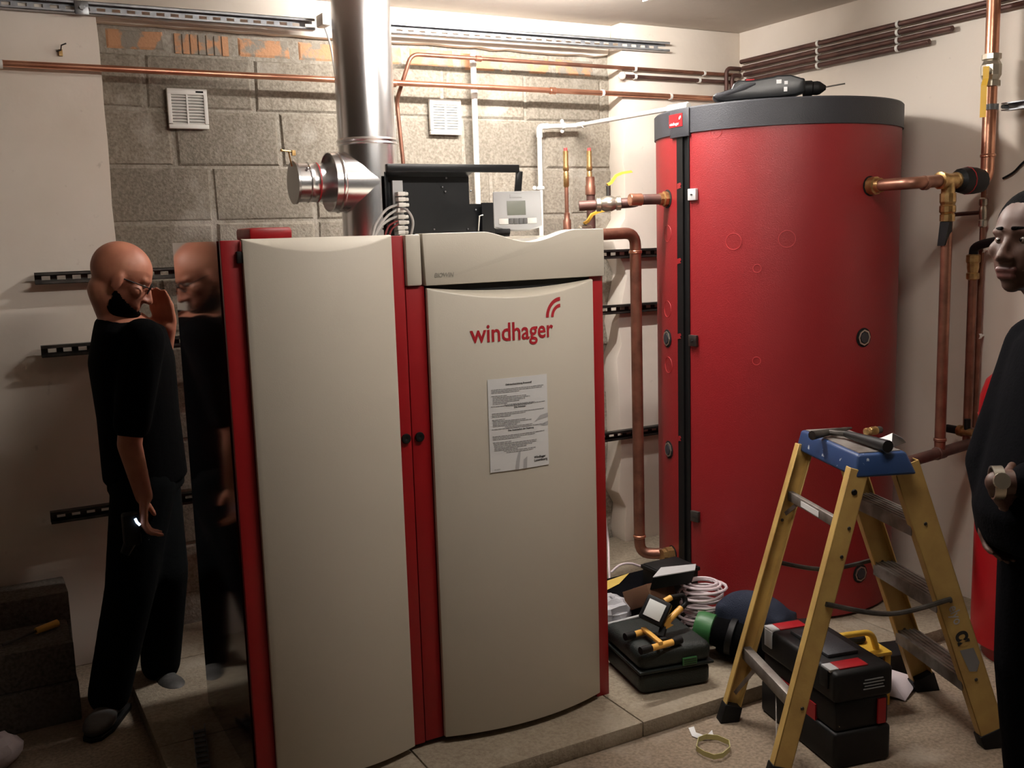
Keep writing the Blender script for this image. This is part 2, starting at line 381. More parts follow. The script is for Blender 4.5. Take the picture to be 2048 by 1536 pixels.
# concrete blocks, one object each, three shapes shared
def block_mesh(L, Hh, seed):
    rr = random.Random(seed); b = MB(); n = 4; vs = []; fs = []
    for (y, s_) in ((0.0, 1), (0.006, 0)):
        pass
    j = lambda a: rr.uniform(-a, a)
    fr = [V((x+j(.004), 0.0+j(.002), z+j(.004))) for x, z in ((-L/2+.008, -Hh/2+.008), (L/2-.008, -Hh/2+.008), (L/2-.008, Hh/2-.008), (-L/2+.008, Hh/2-.008))]
    md = [V((x+j(.003), 0.008, z+j(.003))) for x, z in ((-L/2, -Hh/2), (L/2, -Hh/2), (L/2, Hh/2), (-L/2, Hh/2))]
    bk = [V((p.x, 0.05, p.z)) for p in md]
    b.add(fr+md+bk, [(0, 1, 2, 3)]+[(4+i, 4+(i+1) % 4, (i+1) % 4, i) for i in range(4)]+[(8+i, 8+(i+1) % 4, 4+(i+1) % 4, 4+i) for i in range(4)]+[(11, 10, 9, 8)])
    return b
PITCH_Z = 0.2093; ZJ = 2.043
variants = {}
def get_block(L, Hh, k):
    key = (round(L, 2), round(Hh, 2), k)
    if key not in variants:
        o = block_mesh(key[0], key[1], k*7+int(key[0]*100)).build('block', M_block, wall, smooth=25); variants[key] = o.data; bpy.data.objects.remove(o)
    return variants[key]
XE0, XE1 = 0.50, 2.80
row = 0
rows = [(2.043, 2.245)]+[(ZJ-PITCH_Z*(k+1), ZJ-PITCH_Z*k) for k in range(9)]
for z0, z1 in rows:
    off = [0.22, 0.13, -0.10][row % 3] if row < 3 else [0.22, 0.0][row % 2]
    x = XE0-off if off > 0.01 else XE0
    Hh = z1-z0-0.012
    while x < XE1-0.05:
        L = 0.405; a = max(x, XE0); b_ = min(x+L-0.012, XE1)
        if b_-a > 0.05:
            q = part('block', get_block(b_-a, Hh, row % 3 if b_-a > .38 else 3), None, wall, parent_loc(wall)+V(((a+b_)/2, BY+0.013+random.uniform(-.003, .003), (z0+z1)/2)))
        x += L
    row += 1
# hollow clay bricks of the top course
def brick_mesh(slots):
    b = MB(); L, Hh = 0.205, 0.072
    if not slots: b.add(block_mesh(L, Hh, 5).v, block_mesh(L, Hh, 5).f)
    else:
        for i in range(7):
            x0 = -L/2+L*i/7+0.003; x1 = -L/2+L*(i+1)/7-0.003; b.box(((x0+x1)/2, 0.022, 0), (x1-x0, 0.044, Hh))
        b.box((0, 0.03, 0), (L, 0.03, Hh))
    return b
bo = [brick_mesh(k).build('brick', M_brick, wall, smooth=25) for k in (0, 1)]; bmx = [o.data for o in bo]
for o in bo: bpy.data.objects.remove(o)
for i in range(9): part('brick', bmx[1 if i == 1 else 0], None, wall, parent_loc(wall)+V((0.66+0.238*i, BY+0.014, 2.287+random.uniform(-.004, .004))))

# raised base of paving slabs
PF = 2.372; PT = 0.05
pl = struct(MB().box(((0.395+RX)/2, (PF+0.01+BY)/2, 0.012), (RX-0.395-0.02, BY-PF-0.03, 0.024)).build('floor_slabs', M_mortar))
sx = [0.395, 1.04, 1.716, 2.36, 2.9, 3.43]; sy = [PF, 3.02, 3.66, 4.0]
for i in range(5):
    for j in range(3):
        MB().box(((sx[i]+sx[i+1])/2, (sy[j]+sy[j+1])/2, PT/2), (sx[i+1]-sx[i]-0.004, sy[j+1]-sy[j]-0.004, PT)).build('slab', M_slab, pl, bevel=0.003)

# ------------------------------------------------------------------ lamps on the ceiling
def batten(name, label, c, L, tube_mat, ang=0):
    t = thing(name, label, 'lamp', (c[0], c[1], CEIL)); R = Matrix.Rotation(ang, 3, 'Z'); d = R@X3
    MB().box((c[0], c[1], CEIL-0.025), (L, 0.10, 0.048), R).build('housing', M_white, t, bevel=0.004)
    cc = V((c[0], c[1], CEIL-0.068))
    MB().cyl(cc-d*(L/2-0.02), cc+d*(L/2-0.02), 0.016, n=12).build('tube', tube_mat, t)
    for s_ in (-1, 1): MB().box(cc+d*s_*(L/2-0.01), (0.02, 0.05, 0.05), R).build('lamp_holder', M_white, t)
batten('ceiling_lamp', 'white ceiling batten lamp above the boiler, next to the back wall', (1.95, 3.15), 0.8, M_tube)
batten('ceiling_lamp', 'white ceiling batten lamp in the middle of the room, out of the photo', (1.62, 1.72), 1.2, M_tube2)

# ------------------------------------------------------------------ pellet boiler with hopper
BX0, BX1, BF, BB, BT = 0.589, 1.736, 2.60, 3.22, 1.548
boiler = thing('pellet_boiler', 'tall beige and red pellet boiler with two bulging doors on the slab base', 'boiler', ((BX0+BX1)/2, 2.9, PT))
MB().box(((BX0+BX1)/2, 2.92, 0.055), (BX1-BX0-0.06, 0.58, 0.02)).build('foot_frame', M_black, boiler)
MB().box(((BX0+0.006+1.075)/2, (BF+0.005+BB)/2, (0.06+BT-0.003)/2), (1.075-BX0-0.006, BB-BF-0.005, BT-0.063)).build('hopper_cabinet', M_red, boiler, bevel=0.003)
MB().box(((1.08+BX1)/2, (BF+0.005+BB)/2, (0.06+1.515)/2), (BX1-1.08, BB-BF-0.005, 1.515-0.06)).build('burner_cabinet', M_red, boiler, bevel=0.003)
MB().box((BX0+0.002, (BF+0.02+BB)/2, (0.06+BT)/2), (0.006, BB-BF-0.03, BT-0.062)).build('side_panel', M_side, boiler, 'mirror-polished dark red side panel')
def strip(x0, x1, z0, z1, nm='front_strip'): return MB().box(((x0+x1)/2, BF-0.002, (z0+z1)/2), (x1-x0, 0.016, z1-z0)).build(nm, M_red, boiler, bevel=0.002)
strip(BX0, 0.640, 0.06, BT); strip(1.044, 1.0835, 0.065, BT); strip(1.0855, 1.142, 0.068, 1.407); strip(1.690, BX1+0.002, 0.05, 1.409)
def door(x0, x1, z0, z1, bulge, lip, nm, lab, dip=0):
    """bulging sheet door: the front follows an arc and the top edge slopes down to it"""
    yb = BF-0.012; nu = 28
    def arc(x): t = (x-x0)/(x1-x0)*2-1; return yb-0.014-bulge*(1-t*t)
    d = MB(); vs = []
    xs = [x0+(x1-x0)*i/nu for i in range(nu+1)]
    rowsz = [lambda x, i: (x, yb, z1-dip*(1-((x-x0)/(x1-x0)*2-1)**2)), lambda x, i: (x, arc(x)+0.002, z1-lip(x)), lambda x, i: (x, arc(x), z1-lip(x)-0.004), lambda x, i: (x, arc(x), z0), lambda x, i: (x, yb, z0)]
    for f_ in rowsz: vs += [V(f_(x, 0)) for x in xs]
    n = nu+1; fs = [(j*n+i, j*n+i+1, (j+1)*n+i+1, (j+1)*n+i) for j in range(4) for i in range(nu)]
    fs += [(4*n+i, 4*n+i+1, i+1, i) for i in range(nu)]
    fs += [tuple(j*n for j in range(5)), tuple(j*n+nu for j in reversed(range(5)))]
    d.add(vs, fs); return d.build(nm, M_beige, boiler, lab, bevel=0.0015, seg=2), arc
lipf = lambda x0, x1, a: (lambda x: a*(1-((x-x0)/(x1-x0)*2-1)**2)+0.001)
dl, arcL = door(0.640, 1.044, 0.072, 1.551, 0.040, lipf(0.640, 1.044, 0.034), 'hopper_door', 'narrow beige bulging door on the left')
dr, arcR = door(1.143, 1.692, 0.072, 1.402, 0.048, lipf(1.143, 1.692, 0.036), 'burner_door', 'wide beige bulging door with red lettering', 0.017)
MB().box((1.417, BF+0.006, 1.393), (0.545, 0.03, 0.036)).build('door_gap_shade', M_dark, boiler)  # near-black bar stands in for the shade between header and door
# header with a dip in its upper edge; the right part stands a little proud of the left part
def dipz(x):
    t = (x-1.327)/(1.631-1.327)
    return 1.552-(0.032*math.sin(math.pi*min(max(t, 0), 1))**1.6 if 0 < t < 1 else 0)
hp = MB(); xs = [1.135+(BX1-1.135)*i/40 for i in range(41)]
hp.prism([(x, dipz(x)) for x in xs]+[(BX1, 1.409), (1.141, 1.408)], (0, BF+0.03, 0), X3, Z3, 0.055)
hp.build('header_panel', M_beige, boiler, 'beige header with a dipped upper edge', bevel=0.003)
MB().box(((1.087+1.132)/2, BF+0.004, (1.409+1.550)/2), (0.046, 0.05, 0.141)).build('header_end_panel', M_beige, boiler, bevel=0.006)
MB().box(((1.09+BX1)/2, (BF+0.15+BB)/2, 1.530), (BX1-1.09, BB-BF-0.155, 0.012)).build('top_plate', M_beige, boiler, bevel=0.002)
MB().grid(lambda u, v: V((1.30+.36*u, BF+0.028+.135*v, (dipz(1.30+.36*u)-.002)*(1-v)+1.530*v-.012*math.sin(math.pi*v)*math.sin(math.pi*u))), 24, 6).build('display_recess', M_white, boiler, 'smooth pale recess under the controller', solid=.003)
for (x, lab) in ((1.0655, 0), (1.1065, 0)):
    k = MB().lathe([(0.0135, 0), (0.0145, 0.004), (0.013, 0.008), (0.008, 0.009), (0.0, 0.006)], (x, BF-0.010, 0.983), -Y3, 20).build('lock_knob', M_black, boiler)
MB().box((0.70, BF-0.004, 1.47), (0.01, 0.01, 0.03))
MB().box((0.634, BF-0.016, 1.505), (0.016, 0.012, 0.03)).build('hinge', M_black, boiler, bevel=0.002)
fd = lambda off: (lambda x, z: (x, arcR(x)-off, z))
wl = text_mesh('lettering', 'windhager', lambda x, y: (1.2555+x, arcR(1.2555+x)-0.0012, 1.2425+y), M_redprint, boiler, size=0.0735, xs=0.865, bold=0.0011, label='red lettering windhager')
for r_, wd in ((0.046, 0.011), (0.027, 0.010)):
    a = MB(); vs = []; n = 14
    for i in range(n+1):
        t = math.pi*(0.5+0.5*i/n)
        for rr in (r_, r_+wd): x = 1.5515+rr*1.0*math.cos(t)*0.95; z = 1.2995+rr*math.sin(t)*1.0; vs.append((x, arcR(x)-0.0012, z))
    a.add(vs, [(2*i, 2*i+1, 2*i+3, 2*i+2) for i in range(n)]); a.build('logo_arc', M_redprint, boiler, smooth=0)
text_mesh('model_lettering', 'B\u026aoW\u026aN', lambda x, y: (1.165+x, BF-0.0262, 1.430+y), M_greyprint, boiler, size=0.0185, xs=1.05, shear=0.15, bold=0.0002, label='small grey lettering bioWIN') if False else \
text_mesh('model_lettering', 'BIOWIN', lambda x, y: (1.166+x, BF-0.0262, 1.430+y), M_greyprint, boiler, size=0.0175, xs=0.92, shear=0.2, bold=0.0003, label='small grey lettering bioWIN')
ld = MB().box((0.812, 3.0, 1.565), (0.125, 0.16, 0.036)).build('filler_lid', M_red, boiler, 'red lid on the top of the hopper', bevel=0.008)

# instruction sheet taped to the wide door
sheet = thing('instruction_sheet', 'white printed instruction sheet taped on the beige boiler door below red lettering', 'paper', (1.395, arcR(1.395)-0.002, 0.862))
px0, px1, pz0, pz1 = 1.300, 1.494, 0.862, 1.134
pm = lambda u, v, o=0.0: (px0+(px1-px0)*u, arcR(px0+(px1-px0)*u)-0.0022-o, pz0+(pz1-pz0)*v)
MB().grid(lambda u, v: pm(u, v), 10, 4).build('page', M_paper, sheet, solid=0.0006)
def pline(u0, u1, v, th=0.0012, m_=M_inkgrey):
    return (u0, u1, v, th, m_)
def words(u, v, s, sz, m_=M_inkgrey, bold=0): 
    return text_mesh('print', s, lambda x, y: (px0+(px1-px0)*u+x, arcR(px0+(px1-px0)*u+x)-0.0034, pz0+(pz1-pz0)*v+y), m_, sheet, size=sz, xs=0.95, bold=bold)
words(0.28, 0.925, 'Gebrauchsanleitung Brennstoff', 0.0072, M_ink, 0.0002); words(0.41, 0.675, 'Das Anheizen', 0.0072, M_ink, 0.0002); words(0.30, 0.43, 'Das Ausschalten der Feuerung', 0.0072, M_ink, 0.0002)
rr = random.Random(4); tl = MB()
def tline(u0, u1, v, h=0.0016):
    u = u0
    while u < u1:
        l = rr.uniform(.02, .07); u2 = min(u+l, u1); a = [pm(u, v, .0012), pm(u2, v, .0012), pm(u2, v+h/(pz1-pz0), .0012), pm(u, v+h/(pz1-pz0), .0012)]
        tl.add(a, [(0, 1, 2, 3)]); u = u2+0.008
for base_v, blocks in ((0.90, [(.05, .93), (.05, .9), (.05, .5), None, (.05, .3), (.07, .62), (.07, .68), (.07, .6), (.07, .5), (.07, .3), (.25, .76), (.28, .72)]), (0.645, [(.05, .93), (.05, .6), (.05, .35), None, (.05, .25), (.06, .6), (.06, .7), (.06, .5), (.06, .45), (.25, .72), (.3, .66)]), (0.40, [(.05, .93), (.05, .75), (.05, .5), None, (.05, .35), (.06, .78), (.07, .78), (.07, .7), (.07, .6), (.07, .45), (.22, .76), (.26, .72)])):
    v = base_v
    for bl in blocks:
        v -= 0.0168
        if bl: tline(bl[0], bl[1], v)
for v in (0.705, 0.46): tline(0.04, 0.95, v)
tl.build('printed_lines', M_inkgrey, sheet, smooth=0)['kind'] = 'stuff'
for pts in ([(0.76, 0.50), (0.86, 0.56), (1.0, 0.575), (1.0, 0.53), (0.88, 0.52)], [(0.86, 0.45), (0.94, 0.475), (1.0, 0.485), (1.0, 0.445), (0.92, 0.44)], [(0.42, 0.10), (0.40, 0.0), (0.46, 0.0), (0.485, 0.12), (0.50, 0.2), (0.46, 0.19)], [(0.55, 0.10), (0.535, 0.0), (0.60, 0.0), (0.61, 0.13)]):
    MB().add([pm(u, v, .0010) for u, v in pts], [tuple(range(len(pts)))]).build('printed_swoosh', M_inklight, sheet, smooth=0)
words(0.73, 0.095, 'Windhager', 0.0095, M_ink, 0.0003); words(0.73, 0.06, 'Luxembourg', 0.0095, M_ink, 0.0003); words(0.06, 0.02, '005-8009', 0.005)

# ------------------------------------------------------------------ black sheet-metal casing behind the header
cs = thing('electrical_casing', 'open black sheet-metal electrical casing standing on the boiler top', 'casing', (1.35, 2.95, 1.52))
CY = 2.95; c0 = aY(770, 343, CY); c1 = aY(1036, 343, CY)
zt = 1.768
MB().box(((1.187+1.652)/2, CY-0.005, zt-0.0125), (0.465, 0.02, 0.025)).build('top_rail', M_blackmetal, cs, bevel=0.003)
fr = MB(); fr.hexa([(1.187, CY, zt-.024), (1.487, CY, zt-.024), (1.487, CY+.04, zt-.036), (1.205, CY+.04, zt-.036)], [(1.187, CY, zt-.021), (1.487, CY, zt-.021), (1.487, CY+.045, zt-.033), (1.205, CY+.045, zt-.033)])
fr.hexa([(1.182, CY, 1.522), (1.186, CY, 1.522), (1.21, CY+.04, 1.522), (1.205, CY+.04, 1.522)], [(1.182, CY, zt-.024), (1.186, CY, zt-.024), (1.21, CY+.04, zt-.036), (1.205, CY+.04, zt-.036)])
fr.build('rim', M_blackmetal, cs)
bpn = MB().prism([(1.19, 1.522), (1.57, 1.522), (1.57, 1.645), (1.492, 1.645), (1.492, zt-.034), (1.19, zt-.034)], (0, CY+0.046, 0), X3, Z3, 0.004).build('back_plate', M_blackmetal, cs)
MB().box((1.575, CY+.02, 1.585), (0.10, 0.004, 0.125)).build('side_bracket', M_blackmetal, cs)
MB().tube([aY(957, 462, CY), aY(959, 432, CY), aY(966, 430, CY)], 0.0022, 6).build('bright_edge', M_white, cs)
q0 = aY(1040, 346, CY); q1 = aY(1034, 382, CY)
MB().box((q0+q1)/2, (0.022, 0.012, (q0.z-q1.z)+0.012), Matrix.Rotation(0.12, 3, 'Y')).build('lever_bar', M_blackmetal, cs, bevel=0.002)
for (x, y) in ((907, 334), (892, 356), (884, 374), (890, 383), (941, 382), (868, 459), (935, 458), (951, 420), (766, 458), (811, 384), (785, 368)):
    p = aY(x, y, CY+.040); MB().sphere((p.x, p.y-0.002, p.z), 0.0035, 8, 6).build('screw', M_galv, cs)
tp = aY(797, 361, CY+.03); bt = aY(797, 470, CY+.03)
MB().box(((tp.x+bt.x)/2, CY+.034, (tp.z+bt.z)/2), (0.034, 0.01, tp.z-bt.z)).build('terminal_strip', M_control, cs, 'grey terminal strip with white plugs')
for i, y in enumerate((388, 399, 410, 421, 434, 445, 456, 465)):
    p = aY(797+(i % 3), y, CY+.02)
    MB().box((p.x+0.004, CY+.018, p.z), (0.026, 0.03, 0.013)).build('terminal_plug', M_white, cs, bevel=0.003)
    MB().cyl((p.x+0.021, CY+.018, p.z), (p.x+0.030, CY+.018, p.z), 0.0055, n=8).build('plug_nut', M_white, cs)
for a in ([(793, 410), (772, 420), (752, 448), (744, 478)], [(793, 420), (775, 432), (757, 455), (748, 478)], [(795, 433), (778, 440), (760, 455), (745, 480)]):
    MB().tube(spline([aY(x, y, CY+.02-0.03*i) for i, (x, y) in enumerate(a)]), 0.0042, 8).build('cable', M_cablegrey, cs)
MB().tube(spline([aY(800, 418, CY+.01), aY(812, 419, CY-.02), aY(823, 433, CY-.03), aY(826, 450, CY-.03), aY(821, 474, CY-.02)]), 0.0042, 8).build('cable', M_cablegrey, cs)
for a in ([(795, 442), (778, 452), (770, 472)], [(796, 448), (784, 458), (778, 474)]):
    MB().tube(spline([aY(x, y, CY+.0-0.02*i) for i, (x, y) in enumerate(a)]), 0.0030, 8).build('wire', M_cablered, cs)

# controller leaning in the dip of the header
ct = thing('controller', 'silver grey heating controller with display and keys leaning on the boiler top', 'controller', (1.556, 2.78, 1.53))
R = Matrix.Rotation(math.radians(-25), 3, 'Z') @ Matrix.Rotation(math.radians(-14), 3, 'X') @ Matrix.Diagonal((.90, 1, 1)); cc = V((1.552, 2.78, 1.613))
def cw(x, z, y=0.0): return cc+R@V((x, y, z))
body = MB().prism([(-.083, -.050), (-.04, -.060), (0, -.062), (.04, -.060), (.083, -.050), (.083, .062), (-.083, .062)], cw(0, 0, 0.008), R@X3, R@Z3, 0.018)
body.build('front_plate', M_control, ct, bevel=0.003)
MB().box(cw(0, 0.0, 0.022), (0.15, 0.028, 0.10), R).build('rear_housing', M_black, ct, bevel=0.003)
MB().box(cw(-0.004, 0.008, -0.0105), (0.064, 0.002, 0.045), R).build('display', M_lcd, ct)
MB().box(cw(-0.004, 0.046, -0.0105), (0.042, 0.003, 0.012), R).build('upper_tab', M_control, ct, bevel=0.001)
for i, (x, m_) in enumerate(((-.050, M_white), (-.024, M_key), (-.0075, M_key), (.009, M_key), (.0245, M_key), (.048, M_white))):
    MB().box(cw(x, -0.034, -0.0115), (0.032 if m_ is M_white else 0.015, 0.004, 0.018), R).build('button', m_, ct, bevel=0.001)
MB().box(cw(-0.055, -0.066, -0.005), (0.052, 0.03, 0.014), R).build('clip_foot', M_black, ct, bevel=0.002)

# ------------------------------------------------------------------ flue
FX, FYY, FR = 1.343, 3.5, 0.104
fl = thing('flue_pipe', 'shiny stainless steel flue with a side branch rising behind the boiler', 'flue', (FX, FYY, 0.9))
MB().lathe([(FR, 0.95), (FR, CEIL-0.002)], (FX, FYY, 0), Z3, 48).build('vertical_pipe', M_mirror, fl)
for z in (1.885,):
    MB().lathe([(FR+.001, z-.012), (FR+.006, z-.008), (FR+.002, z-.002), (FR+.007, z+.005), (FR+.001, z+.012)], (FX, FYY, 0), Z3, 48).build('locking_band', M_mirror, fl)
# branch: a cylinder whose inner end is cut by the two mitre planes of an equal tee
bz = 1.744; b = MB(); n = 48; vs = []; BR = 0.1045; xe = 1.190
for t_i in range(n):
    t = 2*math.pi*t_i/n; y = FYY+BR*math.cos(t); z = bz+BR*math.sin(t); s_ = BR*abs(math.sin(t)); 
    xi = FX-abs(BR*math.sin(t))*0.98+0.006 if math.cos(t) < 0 else FX-0.05
    vs += [V((xe, y, z)), V((xi, y, z))]
    vs += [V((xe, FYY+(BR-.003)*math.cos(t), bz+(BR-.003)*math.sin(t))), V((xe+0.10, FYY+(BR-.003)*math.cos(t), bz+(BR-.003)*math.sin(t)))]
fs = []
for i in range(n):
    j = (i+1) % n; a = 4*i; c = 4*j; fs += [(a, a+1, c+1, c), (a, c, c+2, a+2), (a+2, c+2, c+3, a+3)]
b.add(vs, fs); b.build('branch', M_mirror, fl, 'horizontal tee branch')
MB().lathe([(BR+.001, 0), (BR+.0035, .004), (BR+.0035, .010), (BR+.001, .014)], (xe+0.022, FYY, bz), X3, 48).build('bead', M_mirror, fl)
ir = 0.0685
MB().lathe([(ir, 0), (ir, .035), (ir+.003, .038), (ir, .042), (ir, .065), (ir+.002, .068), (ir, .071), (ir, .17)], (1.072, FYY, bz), X3, 40).build('inspection_pipe', M_mirror, fl)
MB().lathe([(ir+.0015, 0), (ir+.0015, .006)], (1.140, FYY, bz), X3, 40).build('gasket', M_redplastic, fl, 'red sealing ring')
MB().lathe([(ir+.006, 0), (ir+.006, .008), (ir-.001, .010)], (1.062, FYY, bz), X3, 40).build('end_cap', M_steel, fl)
hd = MB().cyl((1.058, FYY-0.01, bz+0.055), (1.048, FYY-0.015, bz+0.105), 0.003, n=8); hd.cyl((1.022, FYY-0.02, bz+0.108), (1.066, FYY-0.01, bz+0.104), 0.0028, n=8)
hd.sphere((1.022, FYY-0.02, bz+0.108), 0.005, 8, 6); hd.box((1.066, FYY-0.012, bz+0.10), (0.012, 0.012, 0.018)); hd.build('clamp_screw', M_brass, fl)
MB().sphere((1.098, FYY-ir*0.85, bz+0.045), 0.006, 10, 8).build('bolt', M_steel, fl)

# ------------------------------------------------------------------ wall vents
def vent(x, z, lab, side):
    t = thing('wall_vent', lab, 'vent', (x, BY, z-0.073), 'white square wall vents')
    f = MB(); S = 0.146; f.box((x, BY-0.008, z+S/2-.011), (S, .018, .022)); f.box((x, BY-0.008, z-S/2+.008), (S, .018, .016))
    for s_ in (-1, 1): f.box((x+s_*(S/2-.007), BY-0.008, z), (.014, .018, S-.036))
    f.build('frame', M_white, t, bevel=0.002)
    MB().box((x, BY-0.001, z-.003), (S-.028, .004, S-.036)).build('inner_plate', M_inklight, t)
    MB().box((x-.002, BY-0.013, z-.003), (.006, .008, S-.038)).build('centre_bar', M_white, t)
    Rr = Matrix.Rotation(math.radians(35), 3, 'X'); 
    o = None
    for i in range(10):
        zz = z-.003-(S-.046)/2+(S-.046)*i/9
        if o is None: o = MB().box((x, BY-0.009, zz), (S-.028, .012, .0035), Rr).build('slat', M_white, t); z0_ = zz
        else: q = part('slat', o.data, None, t, o.location+V((x, BY, z-.073))+V((0, 0, zz-z0_)))
    MB().box((x+.045, BY-0.0178, z+S/2-.011), (.028, .001, .006)).build('maker_plate', M_inkgrey if side else M_navy, t)
vent(0.824, 0.505+CAM_Z, 'white louvred wall vent on the bare blocks left of the flue', 0)
vent(1.890, 0.505+CAM_Z, 'white louvred wall vent beside the white vertical pipe', 1)

# ------------------------------------------------------------------ slotted channels on the wall
def channel(name, lab, x0, x1, z, yb, m_, pitch=0.05, slot=0.028, grp=None, hgt=0.041, slope=0.0, holes=0.014):
    """C channel, open to the room: slotted back, two flanges with turned-in lips"""
    t = thing(name, lab, 'rail', ((x0+x1)/2, yb, z), grp); D = 0.038; L = x1-x0
    fz = lambda x: z+slope*(x-x0)
    w_ = MB(); n = int(L/pitch)
    zc = hgt/2-0.002
    def quadbox(xa, xb, za, zb, ya, yb_):
        w_.hexa([(xa, ya, fz(xa)+za), (xb, ya, fz(xb)+za), (xb, yb_, fz(xb)+za), (xa, yb_, fz(xa)+za)], [(xa, ya, fz(xa)+zb), (xb, ya, fz(xb)+zb), (xb, yb_, fz(xb)+zb), (xa, yb_, fz(xa)+zb)])
    quadbox(x0, x1, holes/2, zc, yb-.003, yb-.001); quadbox(x0, x1, -zc, -holes/2, yb-.003, yb-.001)
    for i in range(n):
        xa = x0+i*pitch; quadbox(xa, min(xa+pitch-slot, x1), -holes/2, holes/2, yb-.003, yb-.001)
    w_.build('slotted_back', m_, t)
    for s_, nm in ((1, 'flange'), (-1, 'flange')):
        w_ = MB(); za, zb = sorted((s_*(hgt/2-.002), s_*hgt/2)); quadbox(x0, x1, za, zb, yb-D, yb-.001)
        za, zb = sorted((s_*(hgt/2-.009), s_*hgt/2)); quadbox(x0, x1, za, zb, yb-D, yb-D+.002); w_.build(nm, m_, t)
    return t
t = channel('slotted_rail', 'galvanised slotted rail running left of the flue under the ceiling', -0.25, 1.30, 2.362, 3.915, M_galvlight, grp=None)
p = aY(163, 16, 3.877); MB().box((p.x, 3.874, p.z), (0.045, 0.006, 0.045)).build('fixing_plate', M_galv, t, bevel=0.002); MB().cyl((p.x, 3.872, p.z), (p.x, 3.862, p.z), 0.009, n=6).build('bolt', M_galv, t)
channel('slotted_rail', 'galvanised slotted rail right of the flue with its free end near the corner', 1.52, 2.985, 2.368, 3.898, M_galvlight, slope=0.006)
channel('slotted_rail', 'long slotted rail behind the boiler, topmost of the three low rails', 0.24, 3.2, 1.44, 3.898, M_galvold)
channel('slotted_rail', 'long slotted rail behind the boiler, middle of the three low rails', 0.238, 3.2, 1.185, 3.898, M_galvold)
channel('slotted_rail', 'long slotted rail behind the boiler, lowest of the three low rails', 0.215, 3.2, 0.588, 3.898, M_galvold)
# thin ledge strip between block top and right rail
jb = thing('junction_box', 'small white junction box at the rail end beside the flue', 'box', (1.31, 3.86, 2.35))
p = aY(654, 37, 3.80); MB().box((p.x, 3.84, p.z), (0.036, 0.075, 0.045)).build('box_body', M_white, jb, bevel=0.005)
MB().tube(spline([(p.x+.01, 3.86, p.z-.02), (p.x+.035, 3.87, p.z-.10), (p.x+.05, 3.88, p.z-.25), (p.x+.06, 3.9, p.z-.55), (p.x+.06, 3.9, p.z-1.0)]), 0.004, 8).build('cable', M_cablegrey, jb)
hk = thing('wall_hook', 'small rusty screw hook in the plaster at the top left', 'hook', aY(118, 100, 3.92))
h0 = aY(113, 102, 3.92); MB().tube([(h0.x, 3.922, h0.z), (h0.x+.012, 3.90, h0.z), (h0.x+.014, 3.89, h0.z+.015), (h0.x+.03, 3.89, h0.z+.022)], 0.0025, 8).build('hook', M_galvold, hk)
MB().box((h0.x+.012, 3.915, h0.z-.006), (.012, .012, .022)).build('wall_plug', M_brass, hk)

# ------------------------------------------------------------------ copper pipes
def pipe(name, lab, pts, r, m_=None, rad=0.03, grp=None, joints=(), clips=(), cat='pipe', clipdir=Y3, n=14, jm=None, loc=None):
    m_ = m_ or M_copper; pts = [V(p) for p in pts]
    t = thing(name, lab, cat, loc or pts[0], grp)
    MB().tube(fillet(pts, rad), r, n).build('pipe_run', m_, t)
    for (p, d, L) in joints:
        p = V(p); d = V(d).normalized(); MB().lathe([(r+.0015, -L/2), (r+.004, -L/2+.003), (r+.003, 0), (r+.004, L/2-.003), (r+.0015, L/2)], p, d, n).build('joint', jm or m_, t)
    for p in clips:
        p = V(p); c = MB(); 
        d = clipdir
        c.lathe([(r+.0015, -.006), (r+.004, -.006), (r+.004, .006), (r+.0015, .006)], p, CLIPAX[0], 12, closed=True)
        c.cyl(p+d*(r+.002), p+d*CLIPAX[1], 0.005, n=8); c.build('clip', M_white, t)
    return t
CLIPAX = [X3, 0.03]
WP = 3.88
lz0, lz1 = aY(100, 124, WP), aY(1400, 191, WP)
zl = 2.158
pipe('copper_pipe', 'long copper pipe across the block wall behind the flue', [(-0.3, WP, zl+.003), (3.36, WP, zl)], 0.0115, M_copperbright, joints=[((0.05, WP, zl+.003), X3, .03), ((1.60, WP, zl), X3, .05), ((2.36, WP, zl), X3, .03)], clips=[(0.2, WP, zl), (2.62, WP, zl), (3.0, WP, zl)], loc=(1.5, WP, zl))
a = aY(822, 104, WP); a2 = aY(808, 165, WP); a3 = aY(814, 335, 3.93)
pipe('copper_pipe', 'thin copper pipe bending down right of the flue and running to the corner', [(a3.x, 3.965, 1.45), (a3.x, 3.965, a3.z), (a2.x, 3.965, a2.z-.06), (a2.x, 3.90, a2.z+.0), (a.x, WP, 2.275), (3.415, WP, 2.272)], 0.0085, M_copper, 0.035, joints=[((2.0, WP, 2.2735), X3, .03)], clips=[(2.80, WP, 2.272), (3.2, WP, 2.272)], loc=(a3.x, 3.965, 1.6))
pipe('copper_pipe', 'brown copper pipe starting at the white cap on the plaster edge, towards the corner', [(2.72, WP, 2.238), (3.415, WP, 2.238)], 0.0085, M_copperdark, clips=[(2.80, WP, 2.238), (3.17, WP, 2.238)])
wc = aY(1225, 141, WP-.01); MB_ = MB().sphere((2.725, WP-.006, 2.238), (0.018, 0.016, 0.018), 14, 10)
tag(MB_.build('round_cap', M_white), 'round white plastic cap at the end of the brown pipe', 'cap')
